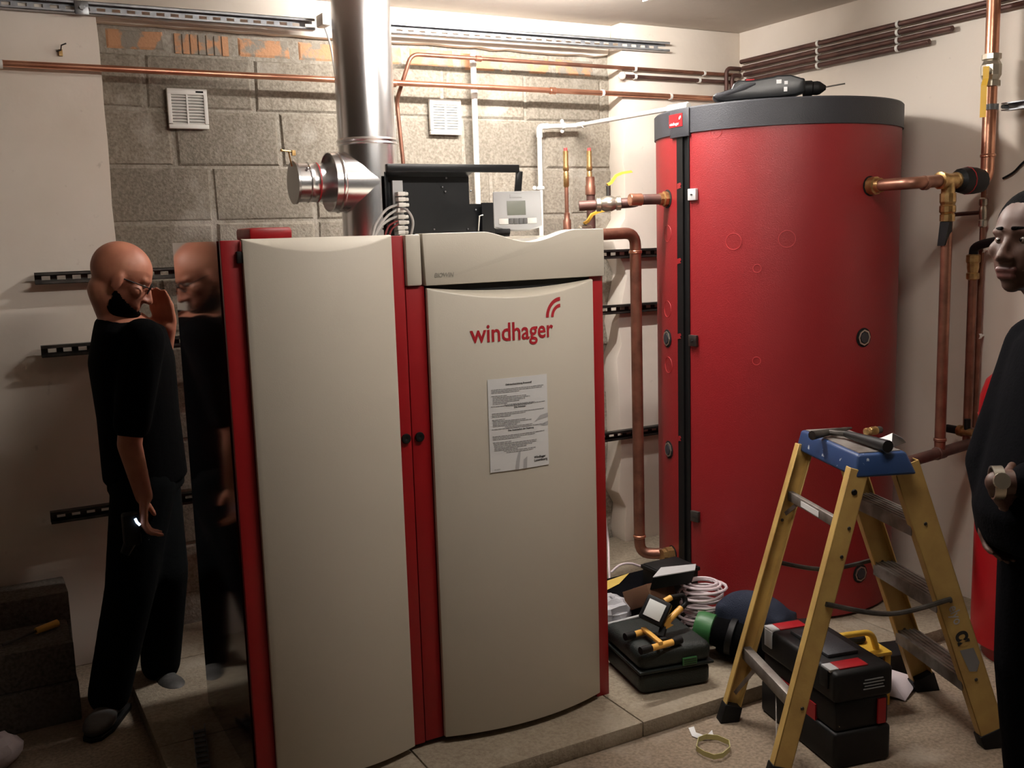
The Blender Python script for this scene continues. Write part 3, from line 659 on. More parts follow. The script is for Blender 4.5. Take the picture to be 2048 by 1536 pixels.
# four pipes along the right wall
RW = RX-0.028
CLIPAX = [Y3, 0.03]
ends = (1.2, 1.0, 2.676, 2.78)
for i, (z, ye) in enumerate(zip((2.332, 2.300, 2.269, 2.238), ends)):
    pipe('wall_pipe', ('brown copper pipe on the right wall, topmost of four', 'brown copper pipe on the right wall, second from the top', 'brown copper pipe on the right wall, third one, with an open cut end', 'brown copper pipe on the right wall, lowest and shortest of four')[i],
         [(RW, ye, z), (RW, 3.86-0.012*i, z)]+([(RW, 3.86, z)] if 0 else []), 0.0105, M_copperdark, clips=[(RW, y, z) for y in (3.36, 2.93) if y > ye], clipdir=X3)
for i in range(3):
    x = 3.325+0.035*i; pipe('riser_pipe', ('brown riser pipe in the corner behind the tank, left of three', 'brown riser pipe in the corner behind the tank, middle of three', 'brown riser pipe in the corner behind the tank, right of three')[i], [(x, 3.865, .05), (x, 3.865, 2.300-.031*i), (RW, 3.865, 2.300-.031*i)], 0.010, M_copperdark, loc=(x, 3.865, 1.2), clips=())

# riser pipes with red caps behind the boiler
CLIPAX = [X3, 0.03]
def riser(x_t, x_b, ytop, lab, big):
    Y_ = 3.62; a = aY(x_t, ytop, Y_); 
    t = thing('riser_pipe', lab, 'pipe', (a.x, Y_, 1.35))
    z = a.z
    MB().cyl((a.x, Y_, z-.012), (a.x, Y_, z), 0.0075, n=12).build('cap', M_pink, t, 'red end cap')
    MB().lathe([(.0085, -.16), (.0115, -.155), (.0115, -.10), (.009, -.095), (.0125, -.09), (.0125, -.075), (.011, -.07), (.011, -.012)], (a.x, Y_, z), Z3, 14).build('brass_body', M_brass, t)
    MB().cyl((a.x, Y_, PT), (a.x, Y_, z-.15), 0.0085, n=12).build('pipe_run', M_copper, t)
    if big:
        z2 = aY(1181, 375, Y_).z
        MB().lathe([(.010, -.02), (.015, 0.0), (.019, .004), (.019, -.03), (.022, -.035), (.022, -.07)], (a.x+.003, Y_, z2+.04), Z3, 16).build('fitting', M_copper, t)
        MB().cyl((a.x+.004, Y_, PT+.01), (a.x+.004, Y_, z2+.01), 0.0185, n=16).build('wide_pipe', M_copperdark, t)
    else:
        z2 = aY(1138, 440, Y_).z
        MB().lathe([(.009, .03), (.012, .028), (.012, .005), (.017, -.001), (.017, -.05)], (a.x, Y_, z2), Z3, 14).build('fitting', M_copper, t)
riser(1131, 1138, 296, 'thin copper riser with a red cap behind the boiler, left one', False)
riser(1178, 1184, 296, 'copper riser with a red cap passing behind the flow pipe, right one', True)

# tank geometry first, the ports need it
TC = V((2.934, 3.115, 0)); TR = 0.475; TZ = 1.995
def ctang(x, y, R_=TR):
    r = _ray(x, y); a_ = r.x**2+r.y**2; b_ = -2*(r.x*TC.x+r.y*TC.y); c_ = TC.x**2+TC.y**2-R_*R_; s_ = (-b_-math.sqrt(max(b_*b_-4*a_*c_, 0)))/2/a_
    return r*s_+V((0, 0, CAM_Z))
def radial(p): d = V((p.x-TC.x, p.y-TC.y, 0)); return d.normalized()

# flow pipe from boiler to tank, upper
pt = ctang(1335, 398); rd = radial(pt)
P0 = pt-rd*0.02; 
a1 = aY(1298, 398, pt.y-0.02); a1 = V((a1.x, 3.25, 1.662)); 
b1 = aY(1212, 402, 3.42); b2 = aY(1150, 410, 3.5)
fp = pipe('flow_pipe', 'thick copper pipe with yellow lever valve entering the upper left of the tank', [P0, pt+rd*0.13, V((b1.x+.10, 3.36, 1.655)), V((b2.x, 3.47, 1.648))], 0.0205, M_copperdark, 0.05, n=18, joints=[(pt+rd*0.135, rd, .05)], jm=M_copperbright, loc=V((b1.x, b1.y, 1.60)))
MB().lathe([(.021, 0), (.030, .002), (.030, .022), (.024, .026), (.024, .04)], pt-rd*0.004, rd, 8).build('union_nut', M_brass, fp)
vd = (V((b2.x, 3.47, 1.648))-V((b1.x+.10, 3.36, 1.655))).normalized(); vc = aY(1228, 398, 3.39); vc = V((vc.x-.02, 3.40, 1.653))
MB().lathe([(.022, -.05), (.029, -.048), (.029, -.032), (.024, -.028), (.032, -.012), (.032, .012), (.024, .028), (.029, .032), (.029, .048), (.022, .05)], vc, vd, 12).build('ball_valve', M_nickel, fp, 'nickel ball valve')
def lever(parent, c, d, L=0.10, m_=M_yellow, h=0.045):
    c = V(c); d = V(d).normalized(); l = MB(); l.cyl(c, c+Z3*h, 0.009, n=10); l.build('valve_stem', M_galvold, parent)
    s0 = d.cross(Z3).normalized(); k = MB()
    pts = [c+Z3*h, c+Z3*(h+.008)+d*.015, c+Z3*(h+.035)+d*.035, c+Z3*(h+.045)+d*.06, c+Z3*(h+.05)+d*L]
    for i in range(4):
        A_, B_ = pts[i], pts[i+1]; k.hexa([A_-s0*.009, A_+s0*.009, B_+s0*.009, B_-s0*.009], [p_+Z3*.009-d*.006 for p_ in (A_-s0*.009, A_+s0*.009, B_+s0*.009, B_-s0*.009)])
    k.build('lever', m_, parent, 'yellow lever handle')
lever(fp, vc+Z3*.025, V((1, -0.35, 0)))
# lower valve behind header
v2 = thing('lever_valve', 'small valve with a yellow lever behind the right end of the boiler header', 'valve', aY(1172, 462, 3.5))
c2 = aY(1170, 460, 3.5); MB().lathe([(.014, -.03), (.02, -.025), (.02, .025), (.014, .03)], c2, X3, 12).build('valve_body', M_nickel, v2); lever(v2, c2+Z3*0.01, V((1, -.2, 0)), 0.085, h=0.012)
# return pipe: out of the boiler, down and into the tank foot
pb = ctang(1345, 1108); rb = radial(pb)
ex = aY(1266, 480, 3.30).x; ex2 = aY(1275, 1095, 3.3).x
rp = pipe('return_pipe', 'thick copper pipe running down between the boiler and the red tank', [(1.72, 3.30, 1.15), (2.08, 3.30, 1.15), (2.08, 3.285, 1.53), (ex, 3.285, 1.535), (ex2, 3.285, pb.z-.005), pb-rb*.02], 0.0225, M_copper, 0.05, n=18, joints=[((ex, 3.285, 1.46), Z3, .012), ((ex2, 3.285, pb.z+.07), Z3, .012)], jm=M_copperbright, loc=V((ex2, 3.285, pb.z)))
MB().lathe([(.024, 0), (.033, .003), (.033, .03), (.027, .034), (.027, .05)], pb+rb*0.0, rb, 8).build('union_nut', M_brass, rp)

# ------------------------------------------------------------------ white plastic pipes
a = aY(944, 100, 3.965); b_ = aY(958, 406, 3.965)
wp = thing('plastic_pipe', 'straight white plastic pipe running vertically down the block wall', 'pipe', (b_.x, 3.965, 1.3))
MB().cyl((a.x+.003, 3.965, 1.25), (a.x+.003, 3.965, 2.322), 0.0125, n=16).build('pipe_run', M_white, wp)
for y in (122, 188): z = aY(950, y, 3.965).z; MB().lathe([(.0125, -.02), (.0145, -.02), (.0145, .02), (.0125, .02)], (a.x+.003, 3.965, z), Z3, 16).build('coupling', M_white, wp)
wx = 2.328
e1 = aZ(1392, 208, 2.012)
w2 = thing('plastic_pipe', 'white plastic pipe with elbow, rising behind the boiler and slanting onto the tank lid', 'pipe', (wx, 3.95, 1.3))
MB().tube(fillet([(wx-.004, 3.95, 1.25), (wx, 3.95, 2.012), (2.545, 3.95, 2.022)], 0.016), 0.0105, 14).build('pipe_run', M_white, w2)
MB().tube(fillet([(wx, 3.95, 1.965), (wx, 3.95, 2.012), (wx+.045, 3.95, 2.014)], 0.018), 0.0135, 14).build('elbow', M_white, w2)
ee = V((e1.x, e1.y+.05, 2.012)); st = V((2.53, 3.95, 2.022))
MB().cyl(st, ee, 0.0095, n=14).build('slanting_run', M_white, w2)
MB().cyl(st-(ee-st).normalized()*.0, st+(ee-st).normalized()*.05, 0.0135, n=14).build('coupling', M_white, w2)
MB().lathe([(.0125, 0), (.0145, .002), (.0145, .12), (.012, .125)], ee-(ee-st).normalized()*.12, ee-st, 14).build('end_socket', M_white, w2)
for c_, ax, sd in (((2.455, 3.95, 2.018), X3, Z3), ((2.324, 3.95, 1.745), Z3, X3)):
    k = MB().lathe([(.0108, -.007), (.014, -.007), (.014, .007), (.0108, .007)], c_, ax, 14, closed=True)
    for s_ in (-1, 1): k.sphere(V(c_)+sd*s_*.021+Y3*.012, (.010, .006, .010), 12, 8)
    k.build('pipe_clip', M_white, w2)

# ------------------------------------------------------------------ storage tank
tk = thing('storage_tank', 'big red cylindrical heat storage tank with a black lid in the corner', 'tank', (TC.x, TC.y, PT))
th_strip = math.radians(181)     # where the black profile runs down
def arcshell(r0, r1, z0, z1, t0, t1, n, nm, m_, lab=None, **k):
    b = MB(); vs = []
    for i in range(n+1):
        t = t0+(t1-t0)*i/n
        for r_, z in ((r0, z0), (r1, z0), (r1, z1), (r0, z1)): vs.append(V((TC.x+r_*math.cos(t), TC.y+r_*math.sin(t), z)))
    fs = [(4*i+j, 4*i+(j+1) % 4, 4*i+4+(j+1) % 4, 4*i+4+j) for i in range(n) for j in range(4)]+[(0, 1, 2, 3), (4*n+3, 4*n+2, 4*n+1, 4*n)]
    b.add(vs, fs); return b.build(nm, m_, tk, lab, **k)
tA = math.atan2(ctang(1357, 650).y-TC.y, ctang(1357, 650).x-TC.x) % (2*math.pi); tB = math.atan2(ctang(1380, 650).y-TC.y, ctang(1380, 650).x-TC.x) % (2*math.pi)
arcshell(TR-.02, TR, PT+.012, 1.93, tB, tA+2*math.pi, 120, 'foil_jacket', M_foil, 'red foil jacket')
MB().lathe([(TR-.03, PT), (TR-.03, 1.95)], TC, Z3, 64).build('inner_body', M_black, tk)
arcshell(TR-.03, TR+.003, PT+.012, 1.93, tA-.004, (tA+tB)/2, 4, 'closing_profile', M_black, 'black closing profile')
arcshell(TR-.03, TR-.006, PT+.012, 1.93, (tA+tB)/2, tB+.0, 4, 'closing_profile', M_black)
arcshell(TR-.03, TR+.004, PT+.012, 1.93, tB-.010, tB+.004, 2, 'closing_profile', M_black)
MB().lathe([(TR-.06, 1.90), (TR+.006, 1.90), (TR+.006, TZ-.006), (TR, TZ), (TR-.08, TZ+.002), (0.0, TZ+.002)], TC, Z3, 96).build('lid', M_grain, tk, 'black grained lid', smooth=30)
tm_ = (tA+tB)/2; R2 = TR+.006
for tt in (tA-.07, tB+.02): pass
def onc(t, z, r_=TR): return V((TC.x+r_*math.cos(t), TC.y+r_*math.sin(t), z))
def ang(x, y): p = ctang(x, y); return math.atan2(p.y-TC.y, p.x-TC.x) % (2*math.pi), p.z
# lid bridge with badge
t0, _z = ang(1345, 238); t1, _z = ang(1382, 238)
arcshell(TR, TR+.012, 1.888, TZ-.004, t0, t1, 6, 'lid_bridge', M_grain, bevel=0.002)
b0, _ = ang(1344, 240); b1_, _ = ang(1370, 236)
arcshell(TR+.011, TR+.0135, 1.927, 1.975, b0, b1_, 4, 'badge', M_redplastic, 'red badge with white logo')
rB = TR+.0142
text_mesh('badge_lettering', 'windhager', lambda x, y: onc(b0+.012+x/rB, 1.934+y, rB), M_paper, tk, size=0.0155, xs=0.72*(b1_-b0)*rB/0.066, bold=0.0002)
for r_ in (0.010, 0.0055):
    a = MB(); vs = []; n = 8
    for i in range(n+1):
        t = math.pi*(0.5+0.5*i/n)
        for rr in (r_, r_+.003): vs.append(onc(b1_-.016+rr*math.cos(t)/rB, 1.953+rr*math.sin(t), rB))
    a.add(vs, [(2*i, 2*i+1, 2*i+3, 2*i+2) for i in range(n)]); a.build('logo_arc', M_paper, tk, smooth=0)
# saw-tooth tabs of the jacket reaching over the profile
for y in (373, 523, 673, 877):
    t_, z = ang(1357, y); vs = [onc(t_-.004, z+.010, TR+.004), onc(t_+.035, z+.014, TR+.004), onc(t_+.045, z+.006, TR+.004), onc(t_+.033, z+.0, TR+.004), onc(t_+.043, z-.006, TR+.004), onc(t_-.004, z-.010, TR+.004)]
    MB().add(vs, [tuple(range(6))]).build('jacket_tab', M_foil, tk, solid=0.002)
# thermometers
for (x, y, m_) in ((1388, 389, M_control), (1389, 681, M_galvold), (1393, 1032, M_galvold)):
    t_, z = ang(x, y); c = onc(t_, z, TR+.007); n_ = radial(c); ux = V((-n_.y, n_.x, 0)); Rm = Matrix((ux, n_, Z3)).transposed()
    MB().box(c, (0.040, 0.014, 0.043), Rm).build('thermometer', m_, tk, 'square silver thermometer', bevel=0.002)
    MB().box(c+n_*.0085-Z3*.0, (0.014, 0.001, 0.0016), Rm).build('pointer', M_ink, tk); MB().lathe([(.003, 0), (.003, .003)], c+n_*.0065, n_, 10).build('pointer_hub', M_ink, tk)
def ring(x, y, R_, nm='pressed_ring'):
    t_, z = ang(x, y); pts = [onc(t_+R_*math.cos(a_)/TR, z+R_*math.sin(a_), TR+.0002) for a_ in [2*math.pi*i/28 for i in range(28)]]
    MB().tube(pts, 0.0011, 5, closed=True).build(nm, M_foilmark, tk)
for x, y, R_ in ((1467, 483, .030), (1574, 478, .030), (1514, 537, .015), (1513, 722, .015), (1335, 467, .032), (1335, 618, .032), (1337, 730, .032), (1432, 262, .024)): ring(x, y, R_)
def port(x, y, plug=True, r_=0.036):
    t_, z = ang(x, y); c = onc(t_, z, TR-.001); n_ = radial(c)
    MB().lathe([(r_, 0), (r_, .0025), (0.0, .0027)], c, n_, 28).build('port_hole', M_dark, tk)
    MB().lathe([(.024, -.004), (.030, .004), (.030, .007), (.024, .007)], c, n_, 8, closed=True).build('port_ring', M_nickel, tk, smooth=20)
    if plug: MB().lathe([(.020, 0), (.020, .009), (0.0, .0095)], c, n_, 20).build('port_plug', M_grain, tk)
port(1335, 398, False); port(1335, 677); port(1338, 899); port(1345, 1108, False); port(1740, 372, False); port(1727, 675); port(1720, 1147)


# ------------------------------------------------------------------ hammer drill lying on the lid
def plane_at(Pa, Pb):
    n_ = (Pb-Pa).cross(Z3)
    def g(x, y, o=0.0):
        r = _ray(x, y); s_ = (Pa-V((0, 0, CAM_Z))).dot(n_)/r.dot(n_); return r*s_+V((0, 0, CAM_Z))+n_.normalized()*o
    return g, n_.normalized()
da = onc(math.radians(212), 2.0, TR-.10); db = onc(math.radians(252), 2.0, TR-.10)
g, dn = plane_at(da, db); ddir = (db-da).normalized()
dr = thing('hammer_drill', 'grey and black hammer drill lying on the black tank lid', 'drill', (da+db)/2)
zlid = TZ+.003
def onplane(x, y): p = g(x, y); return ((p-da).dot(ddir), max(p.z, zlid+.001))
out = [(1424, 196), (1428, 190), (1440, 187), (1462, 180), (1466, 169), (1478, 163), (1500, 164), (1520, 160), (1545, 156), (1552, 153), (1580, 152), (1600, 158), (1608, 159), (1608, 186), (1590, 192), (1560, 196), (1530, 198), (1490, 201), (1450, 206), (1432, 204)]
MB().prism([onplane(x, y) for x, y in out], da+Z3*-da.z-dn*.036, ddir, Z3, -.072 if ddir.cross(Z3).dot(dn) < 0 else .072).build('housing', M_blackmetal, dr, bevel=0.014, seg=3)
grip = [(1426, 197), (1430, 189), (1442, 187), (1463, 181), (1480, 172), (1510, 166), (1512, 172), (1490, 183), (1460, 192), (1440, 199)]
MB().prism([onplane(x, y) for x, y in grip], da+Z3*-da.z-dn*.038, ddir, Z3, -.076 if ddir.cross(Z3).dot(dn) < 0 else .076).build('grip_shell', M_grain, dr, 'grey rubber grip', bevel=0.008, seg=2)
q0 = g(1606, 175); q1 = g(1640, 176); q2 = g(1650, 170); q2.z = q1.z
q0.z = q1.z = max(q1.z, zlid+.026)
MB().lathe([(.026, 0), (.028, .004), (.028, .03), (.024, .034), (.025, .05), (.022, (q1-q0).length), (.008, (q1-q0).length+.02)], q0, q1-q0, 18).build('chuck', M_black, dr)
MB().cyl(q1, g(1690, 167), 0.0028, n=8).build('drill_bit', M_steel, dr)
for (x, y, w_, h_) in ((1556, 166, .018, .014), (1570, 168, .012, .012), (1569, 181, .012, .016)):
    p = g(x, y); MB().box(p-dn*.0372*(1 if (p-dn).length < (p+dn).length else -1), (w_, .001, h_), Matrix((ddir, dn, Z3)).transposed()).build('label', M_paper, dr, smooth=0)
MB().box(g(1500, 162)+Z3*.002, (.03, .03, .006), Matrix((ddir, dn, Z3)).transposed()).build('mode_switch', M_redplastic, dr, bevel=0.002)

# ------------------------------------------------------------------ pipework on the right wall
PX1 = 3.325
y1 = aX(1980, 200, PX1).y; zb1 = aX(1970, 362, PX1).z
pT = ctang(1740, 372); pe = aX(1826, 366, pT.x); ye = pe.y
tee = aY(1897, 363, ye); 
rp1 = pipe('riser_pipe', 'thick bright copper riser on the right wall with a lever valve and clamp', [(PX1, y1, CEIL-.03), (PX1, y1, zb1), (PX1-.10, (y1+ye)/2, zb1)], 0.0235, M_copperbright, 0.045, n=18, joints=[((PX1, y1, zb1+.09), Z3, .012)], loc=(PX1, y1, zb1))
zv = aX(1987, 140, PX1).z
MB().lathe([(.025, -.058), (.033, -.056), (.033, -.038), (.027, -.034), (.035, -.018), (.035, .018), (.027, .034), (.033, .038), (.033, .056), (.025, .058)], (PX1, y1, zv), Z3, 10).build('ball_valve', M_nickel, rp1, 'nickel ball valve body', smooth=20)
sd = V((-.85, -.35, 0)).normalized()
MB().cyl(V((PX1, y1, zv-.005)), V((PX1, y1, zv-.005))+sd*.065, 0.013, n=14).build('valve_stem', M_nickel, rp1)
lc = V((PX1, y1, zv-.005))+sd*.065
k = MB(); sv = sd.cross(Z3)
for (z0, z1, o0, o1) in ((0.012, -.03, .0, .0), (-.03, -.055, .0, .02), (-.055, -.165, .02, .022)):
    k.hexa([lc+sv*-.010+Z3*z1+sd*o1, lc+sv*.010+Z3*z1+sd*o1, lc+sv*.010+Z3*z1+sd*(o1+.003), lc+sv*-.010+Z3*z1+sd*(o1+.003)], [lc+sv*-.010+Z3*z0+sd*o0, lc+sv*.010+Z3*z0+sd*o0, lc+sv*.010+Z3*z0+sd*(o0+.003), lc+sv*-.010+Z3*z0+sd*(o0+.003)])
k.build('lever', M_yellow, rp1, 'yellow lever handle hanging down')
zc = aX(1985, 214, PX1).z
MB().lathe([(.0238, -.010), (.030, -.010), (.030, .010), (.0238, .010)], (PX1, y1, zc), Z3, 20, closed=True).build('pipe_clamp', M_galv, rp1)
arm = thing('bracket_rail', 'short galvanised bracket rail holding the thick riser at the right edge', 'rail', (3.37, y1-.2, zc))
MB().box((PX1+.055, y1-.17, zc+.012), (0.038, 0.30, 0.004)).build('flange', M_galv, arm); MB().box((PX1+.055, y1-.17, zc-.012), (0.038, 0.30, 0.004)).build('flange', M_galv, arm)
MB().box((PX1+.075, y1-.17, zc), (0.004, 0.30, 0.028)).build('slotted_back', M_galv, arm); MB().cyl((PX1+.03, y1-.03, zc), (PX1+.055, y1-.03, zc), .008, n=6).build('bolt', M_galv, arm); MB().cyl((PX1+.035, y1-.14, zc), (PX1+.055, y1-.14, zc), .009, n=6).build('bolt', M_galv, arm)
# link pipe from tank, tee and the black insulated mixing valve
rd = radial(pT)
lp = pipe('flow_pipe', 'copper pipe leaving the upper right of the tank to a brass tee', [pT-rd*.02, V((pT.x, ye, pT.z)), V((tee.x-.02, ye, pT.z+.008))], 0.0215, M_copper, 0.045, n=18, joints=[(V((pT.x+.06, ye, pT.z)), X3, .02)], loc=V((tee.x-.1, ye, pT.z)))
MB().lathe([(.023, 0), (.033, .003), (.033, .03), (.027, .034), (.026, .05)], pT, rd, 10).build('union_nut', M_brass, lp)
tc_ = V((tee.x, ye, pT.z+.008))
tb = MB().lathe([(.024, -.05), (.031, -.048), (.031, -.03), (.026, -.026), (.026, .03), (.030, .034), (.030, .05)], tc_, X3, 12); tb.cyl(tc_, tc_-Z3*.05, .024, n=12); tb.build('brass_tee', M_brass, lp)
mv = thing('mixing_valve', 'black insulated valve block between the brass tee and the thick riser', 'valve', tc_+X3*.11)
e0 = tc_+X3*.045; e1_ = V((PX1-.03, y1, zb1)); dm = (e1_-e0).normalized(); Lm = (e1_-e0).length
MB().lathe([(.030, 0), (.043, .012), (.048, .04), (.049, Lm*.45), (.047, Lm*.75), (.042, Lm*.95), (.032, Lm)], e0, dm, 14).build('insulation_shell', M_black, mv, smooth=30)
MB().lathe([(.0485, Lm*.36), (.0500, Lm*.38), (.0485, Lm*.40)], e0, dm, 14).build('red_line', M_redplastic, mv)
# second riser hanging from the tee
zf = aX(1884, 912, tee.x).z; pf = aY(1882, 905, ye); zf = pf.z
rp2 = pipe('down_pipe', 'long brown copper pipe dropping from the brass tee beside the tank', [(tee.x, ye, tc_.z-.05), (tee.x, ye, zf)], 0.0195, M_copper, joints=[((tee.x, ye, zf+.05), Z3, .012)], loc=(tee.x, ye, zf))
MB().lathe([(.020, -.10), (.026, -.098), (.026, -.075), (.022, -.072), (.028, -.065), (.028, -.045), (.024, -.04), (.028, -.03), (.028, 0)], tc_-Z3*.045, Z3, 12).build('union_nut', M_brass, rp2, smooth=20)
MB().hexa([(tee.x-.024, ye-.01, tc_.z-.23), (tee.x+.018, ye-.01, tc_.z-.21), (tee.x+.018, ye+.02, tc_.z-.21), (tee.x-.024, ye+.02, tc_.z-.23)], [(tee.x-.026, ye-.03, tc_.z-.145), (tee.x-.012, ye-.03, tc_.z-.145), (tee.x-.012, ye+.01, tc_.z-.145), (tee.x-.026, ye+.01, tc_.z-.145)]).build('black_tape', M_black, rp2)
dlow = V((.985, .166, 0)); pf = V((tee.x, ye, zf)); tl_ = aY(1822, 940, ye-.03)
pipe('lower_pipe', 'brown copper pipe running low from the tank towards the red vessel', [pf-dlow*.30, pf, pf+dlow*.22], 0.0205, M_copperdark, joints=[(pf, dlow, .05)], loc=pf-dlow*.2)
# slim pipes against the wall
y3 = aX(1942, 640, 3.36).y; z3t = aX(1946, 520, 3.36).z; z3b = aX(1932, 880, 3.36).z
rp3 = pipe('wall_riser', 'medium copper pipe with a brass union on top, left of the seated valve', [(3.36, y3, z3b-.02), (3.36, y3, z3t)], 0.0155, M_copper, loc=(3.36, y3, z3b))
rp3['label'] = 'medium copper pipe on the right wall ending in a brass union with a black hose'
MB().lathe([(.017, -.075), (.024, -.07), (.024, -.05), (.019, -.046), (.022, -.03), (.022, -.012), (.026, -.006), (.026, .018), (.018, .022)], (3.36, y3, z3t), Z3, 10).build('brass_union', M_brass, rp3, smooth=20)
hs = aX(2010, 478, 3.34)
tag(MB().tube(spline([(3.36, y3, z3t+.02), (3.355, y3-.01, z3t+.045), (3.35, y3-.05, z3t+.06), hs, hs+(hs-V((3.35, y3-.05, z3t+.06)))*1.5]), 0.0165, 14).build('hose', M_black), 'black hose arching from the brass union towards the person', 'hose')
y4 = aX(1966, 420, 3.405).y; z4v = aX(1966, 425, 3.405).z
rp4 = pipe('wall_riser', 'thin copper pipe close to the right wall with a small grey valve', [(3.405, y4, 0.75), (3.405, y4, aX(1975, 215, 3.405).z)], 0.0095, M_copper, clips=[(3.405, y4, aX(1952, 500, 3.405).z), (3.405, y4, aX(1955, 672, 3.405).z)], clipdir=X3, loc=(3.405, y4, .9))
MB().lathe([(.011, -.055), (.016, -.05), (.016, -.03), (.012, -.026), (.015, -.01), (.015, .02), (.012, .024), (.016, .03), (.016, .05), (.011, .055)], (3.405, y4, z4v), Z3, 10).build('small_valve', M_nickel, rp4)
MB().cyl((3.40, y4+.01, z4v+.0), (3.385, y4+.115, z4v-.004), .008, n=10).build('side_stub', M_copperdark, rp4)
vv = aX(1925, 862, 3.34)
gv = thing('drain_valve', 'brass drain valve with a black cap low on the right wall pipes', 'valve', vv)
MB().cyl(vv+Y3*.07, vv+Y3*.02, .016, n=12).build('knob', M_black, gv); MB().lathe([(.016, 0), (.022, .003), (.022, .02), (.015, .024), (.015, .07)], vv+Y3*.02, -Y3, 10).build('valve_body', M_brass, gv); MB().cyl(vv-Y3*.02, vv-Y3*.02+Z3*.05, .012, n=10).build('bonnet', M_black, gv)
ca = aX(2006, 357, 3.43); cb = aX(2050, 322, 3.43)
tag(MB().tube(spline([ca, (ca+cb)/2-Z3*.008, cb, cb+(cb-ca)]), .0045, 8).build('loose_cable', M_black), 'short black cable end hanging on the right wall', 'cable')
# expansion vessel
ev = thing('expansion_vessel', 'red round-topped expansion vessel standing behind the person at the right', 'vessel', (3.235, 2.125, 0))
er = .2; zt_ = 1.055
MB().lathe([(er, .06), (er, zt_-.17), (er*.985, zt_-.12), (er*.90, zt_-.065), (er*.68, zt_-.022), (er*.35, zt_-.004), (0.0, zt_)], (3.235, 2.125, 0), Z3, 40).build('shell', M_red, ev)
MB().lathe([(er+.001, zt_-.19), (er+.003, zt_-.185), (er+.001, zt_-.18)], (3.235, 2.125, 0), Z3, 40).build('weld_seam', M_red, ev)
MB().lathe([(er*.8, 0), (er*.8, .07)], (3.235, 2.125, 0), Z3, 30).build('foot_ring', M_red, ev)

# ------------------------------------------------------------------ step ladder
A0, B0, C0, D0 = V((2.007, 2.324, 0)), V((1.874, 1.967, 0)), V((2.703, 2.143, 0)), V((2.569, 1.786, 0))
At, Bt, Ct, Dt = V((2.25, 2.25, .87)), V((2.14, 1.94, .87)), V((2.38, 2.21, .87)), V((2.29, 1.91, .87))
ladder = thing('step_ladder', 'worn yellow step ladder with a blue top standing in front of the red tank', 'ladder', (2.29, 2.06, 0))
uu = (D0-C0).normalized()
def rail(T, F, w_, out, nm='rail', dp=.030):
    t_ = (F-T).normalized(); s_ = t_.cross(uu).normalized(); b = MB(); T_ = T; F_ = F-t_*.02
    o_ = uu*out
    def bx(c0, c1, hw, o0, o1): b.hexa([c0+s_*(-hw[0])+o_*o0, c0+s_*hw[1]+o_*o0, c0+s_*hw[1]+o_*o1, c0+s_*(-hw[0])+o_*o1], [c1+s_*(-hw[0])+o_*o0, c1+s_*hw[1]+o_*o0, c1+s_*hw[1]+o_*o1, c1+s_*(-hw[0])+o_*o1])
    bx(F_, T_, (w_/2, w_/2), 0.011, 0.015)
    bx(F_, T_, (w_/2, -w_/2+.004), -dp+.015, 0.015); bx(F_, T_, (-w_/2+.004, w_/2), -dp+.015, 0.015)
    r_ = b.build(nm, M_ladder, ladder, bevel=0.0012, seg=1)
    ft = MB(); c1 = F_-t_*.035; ft.hexa([V((p.x, p.y, 0.0)) for p in (F+s_*(-w_*.62)+o_*.022, F+s_*(w_*.62)+o_*.022, F+s_*(w_*.62)-o_*.022, F+s_*(-w_*.62)-o_*.022)], [c1+s_*(-w_*.56)+o_*.018, c1+s_*(w_*.56)+o_*.018, c1+s_*(w_*.56)-o_*.02, c1+s_*(-w_*.56)-o_*.02])
    ft.build('rubber_foot', M_black, ladder, bevel=0.003)
    return t_, s_
rA = rail(At, A0, .052, -1); rB_ = rail(Bt, B0, .055, 1); rC = rail(Ct, C0, .072, -1); rD = rail(Dt, D0, .078, 1)
def L(a, b_, t_): return a+(b_-a)*t_
lat = (C0-A0).normalized()
for t_, h_, d_ in ((.18, .030, .018), (.75, .040, .028)):
    a = L(At, A0, t_); b_ = L(Bt, B0, t_); MB().bar(a-uu*.002, b_+uu*.002, d_, h_).build('rung', M_alu, ladder, bevel=0.003)
for t_ in (.20, .47, .75):
    a = L(Ct, C0, t_); b_ = L(Dt, D0, t_); c = MB(); c.bar(a, b_, .075, .004); c.bar(a-lat*.036-Z3*.018, b_-lat*.036-Z3*.018, .004, .036); c.bar(a+lat*.036-Z3*.014, b_+lat*.036-Z3*.014, .004, .028)
    for i in range(5): c.bar(a+lat*(-.028+.014*i)+Z3*.003, b_+lat*(-.028+.014*i)+Z3*.003, .004, .003)
    c.build('tread', M_alu, ladder)
def strap(p, q, w_=.012, m_=M_alu, nm='brace'): return MB().bar(p, q, .003, w_).build(nm, m_, ladder)
strap(L(L(At, A0, .18), L(Bt, B0, .18), .15)-Z3*.012, L(At, A0, .245)); strap(L(L(At, A0, .75), L(Bt, B0, .75), .85)-Z3*.02, L(Bt, B0, .80)); 
strap(L(L(At, A0, .75), L(Bt, B0, .75), .22)-Z3*.015, L(At, A0, .90)); strap(L(L(At, A0, .75), L(Bt, B0, .75), .62)-Z3*.015, L(Bt, B0, .97)-uu*.01)
MB().tube(spline([L(Bt, B0, .42)+uu*.02, L(L(Bt, B0, .46), L(Dt, D0, .5), .5)+uu*.022, L(Dt, D0, .46)+uu*.02]), .0075, 8).build('spreader', M_galvold, ladder)
MB().tube(spline([L(At, A0, .42)-uu*.02, L(L(At, A0, .46), L(Ct, C0, .5), .5)-uu*.022, L(Ct, C0, .46)-uu*.02]), .0075, 8).build('spreader', M_galvold, ladder)
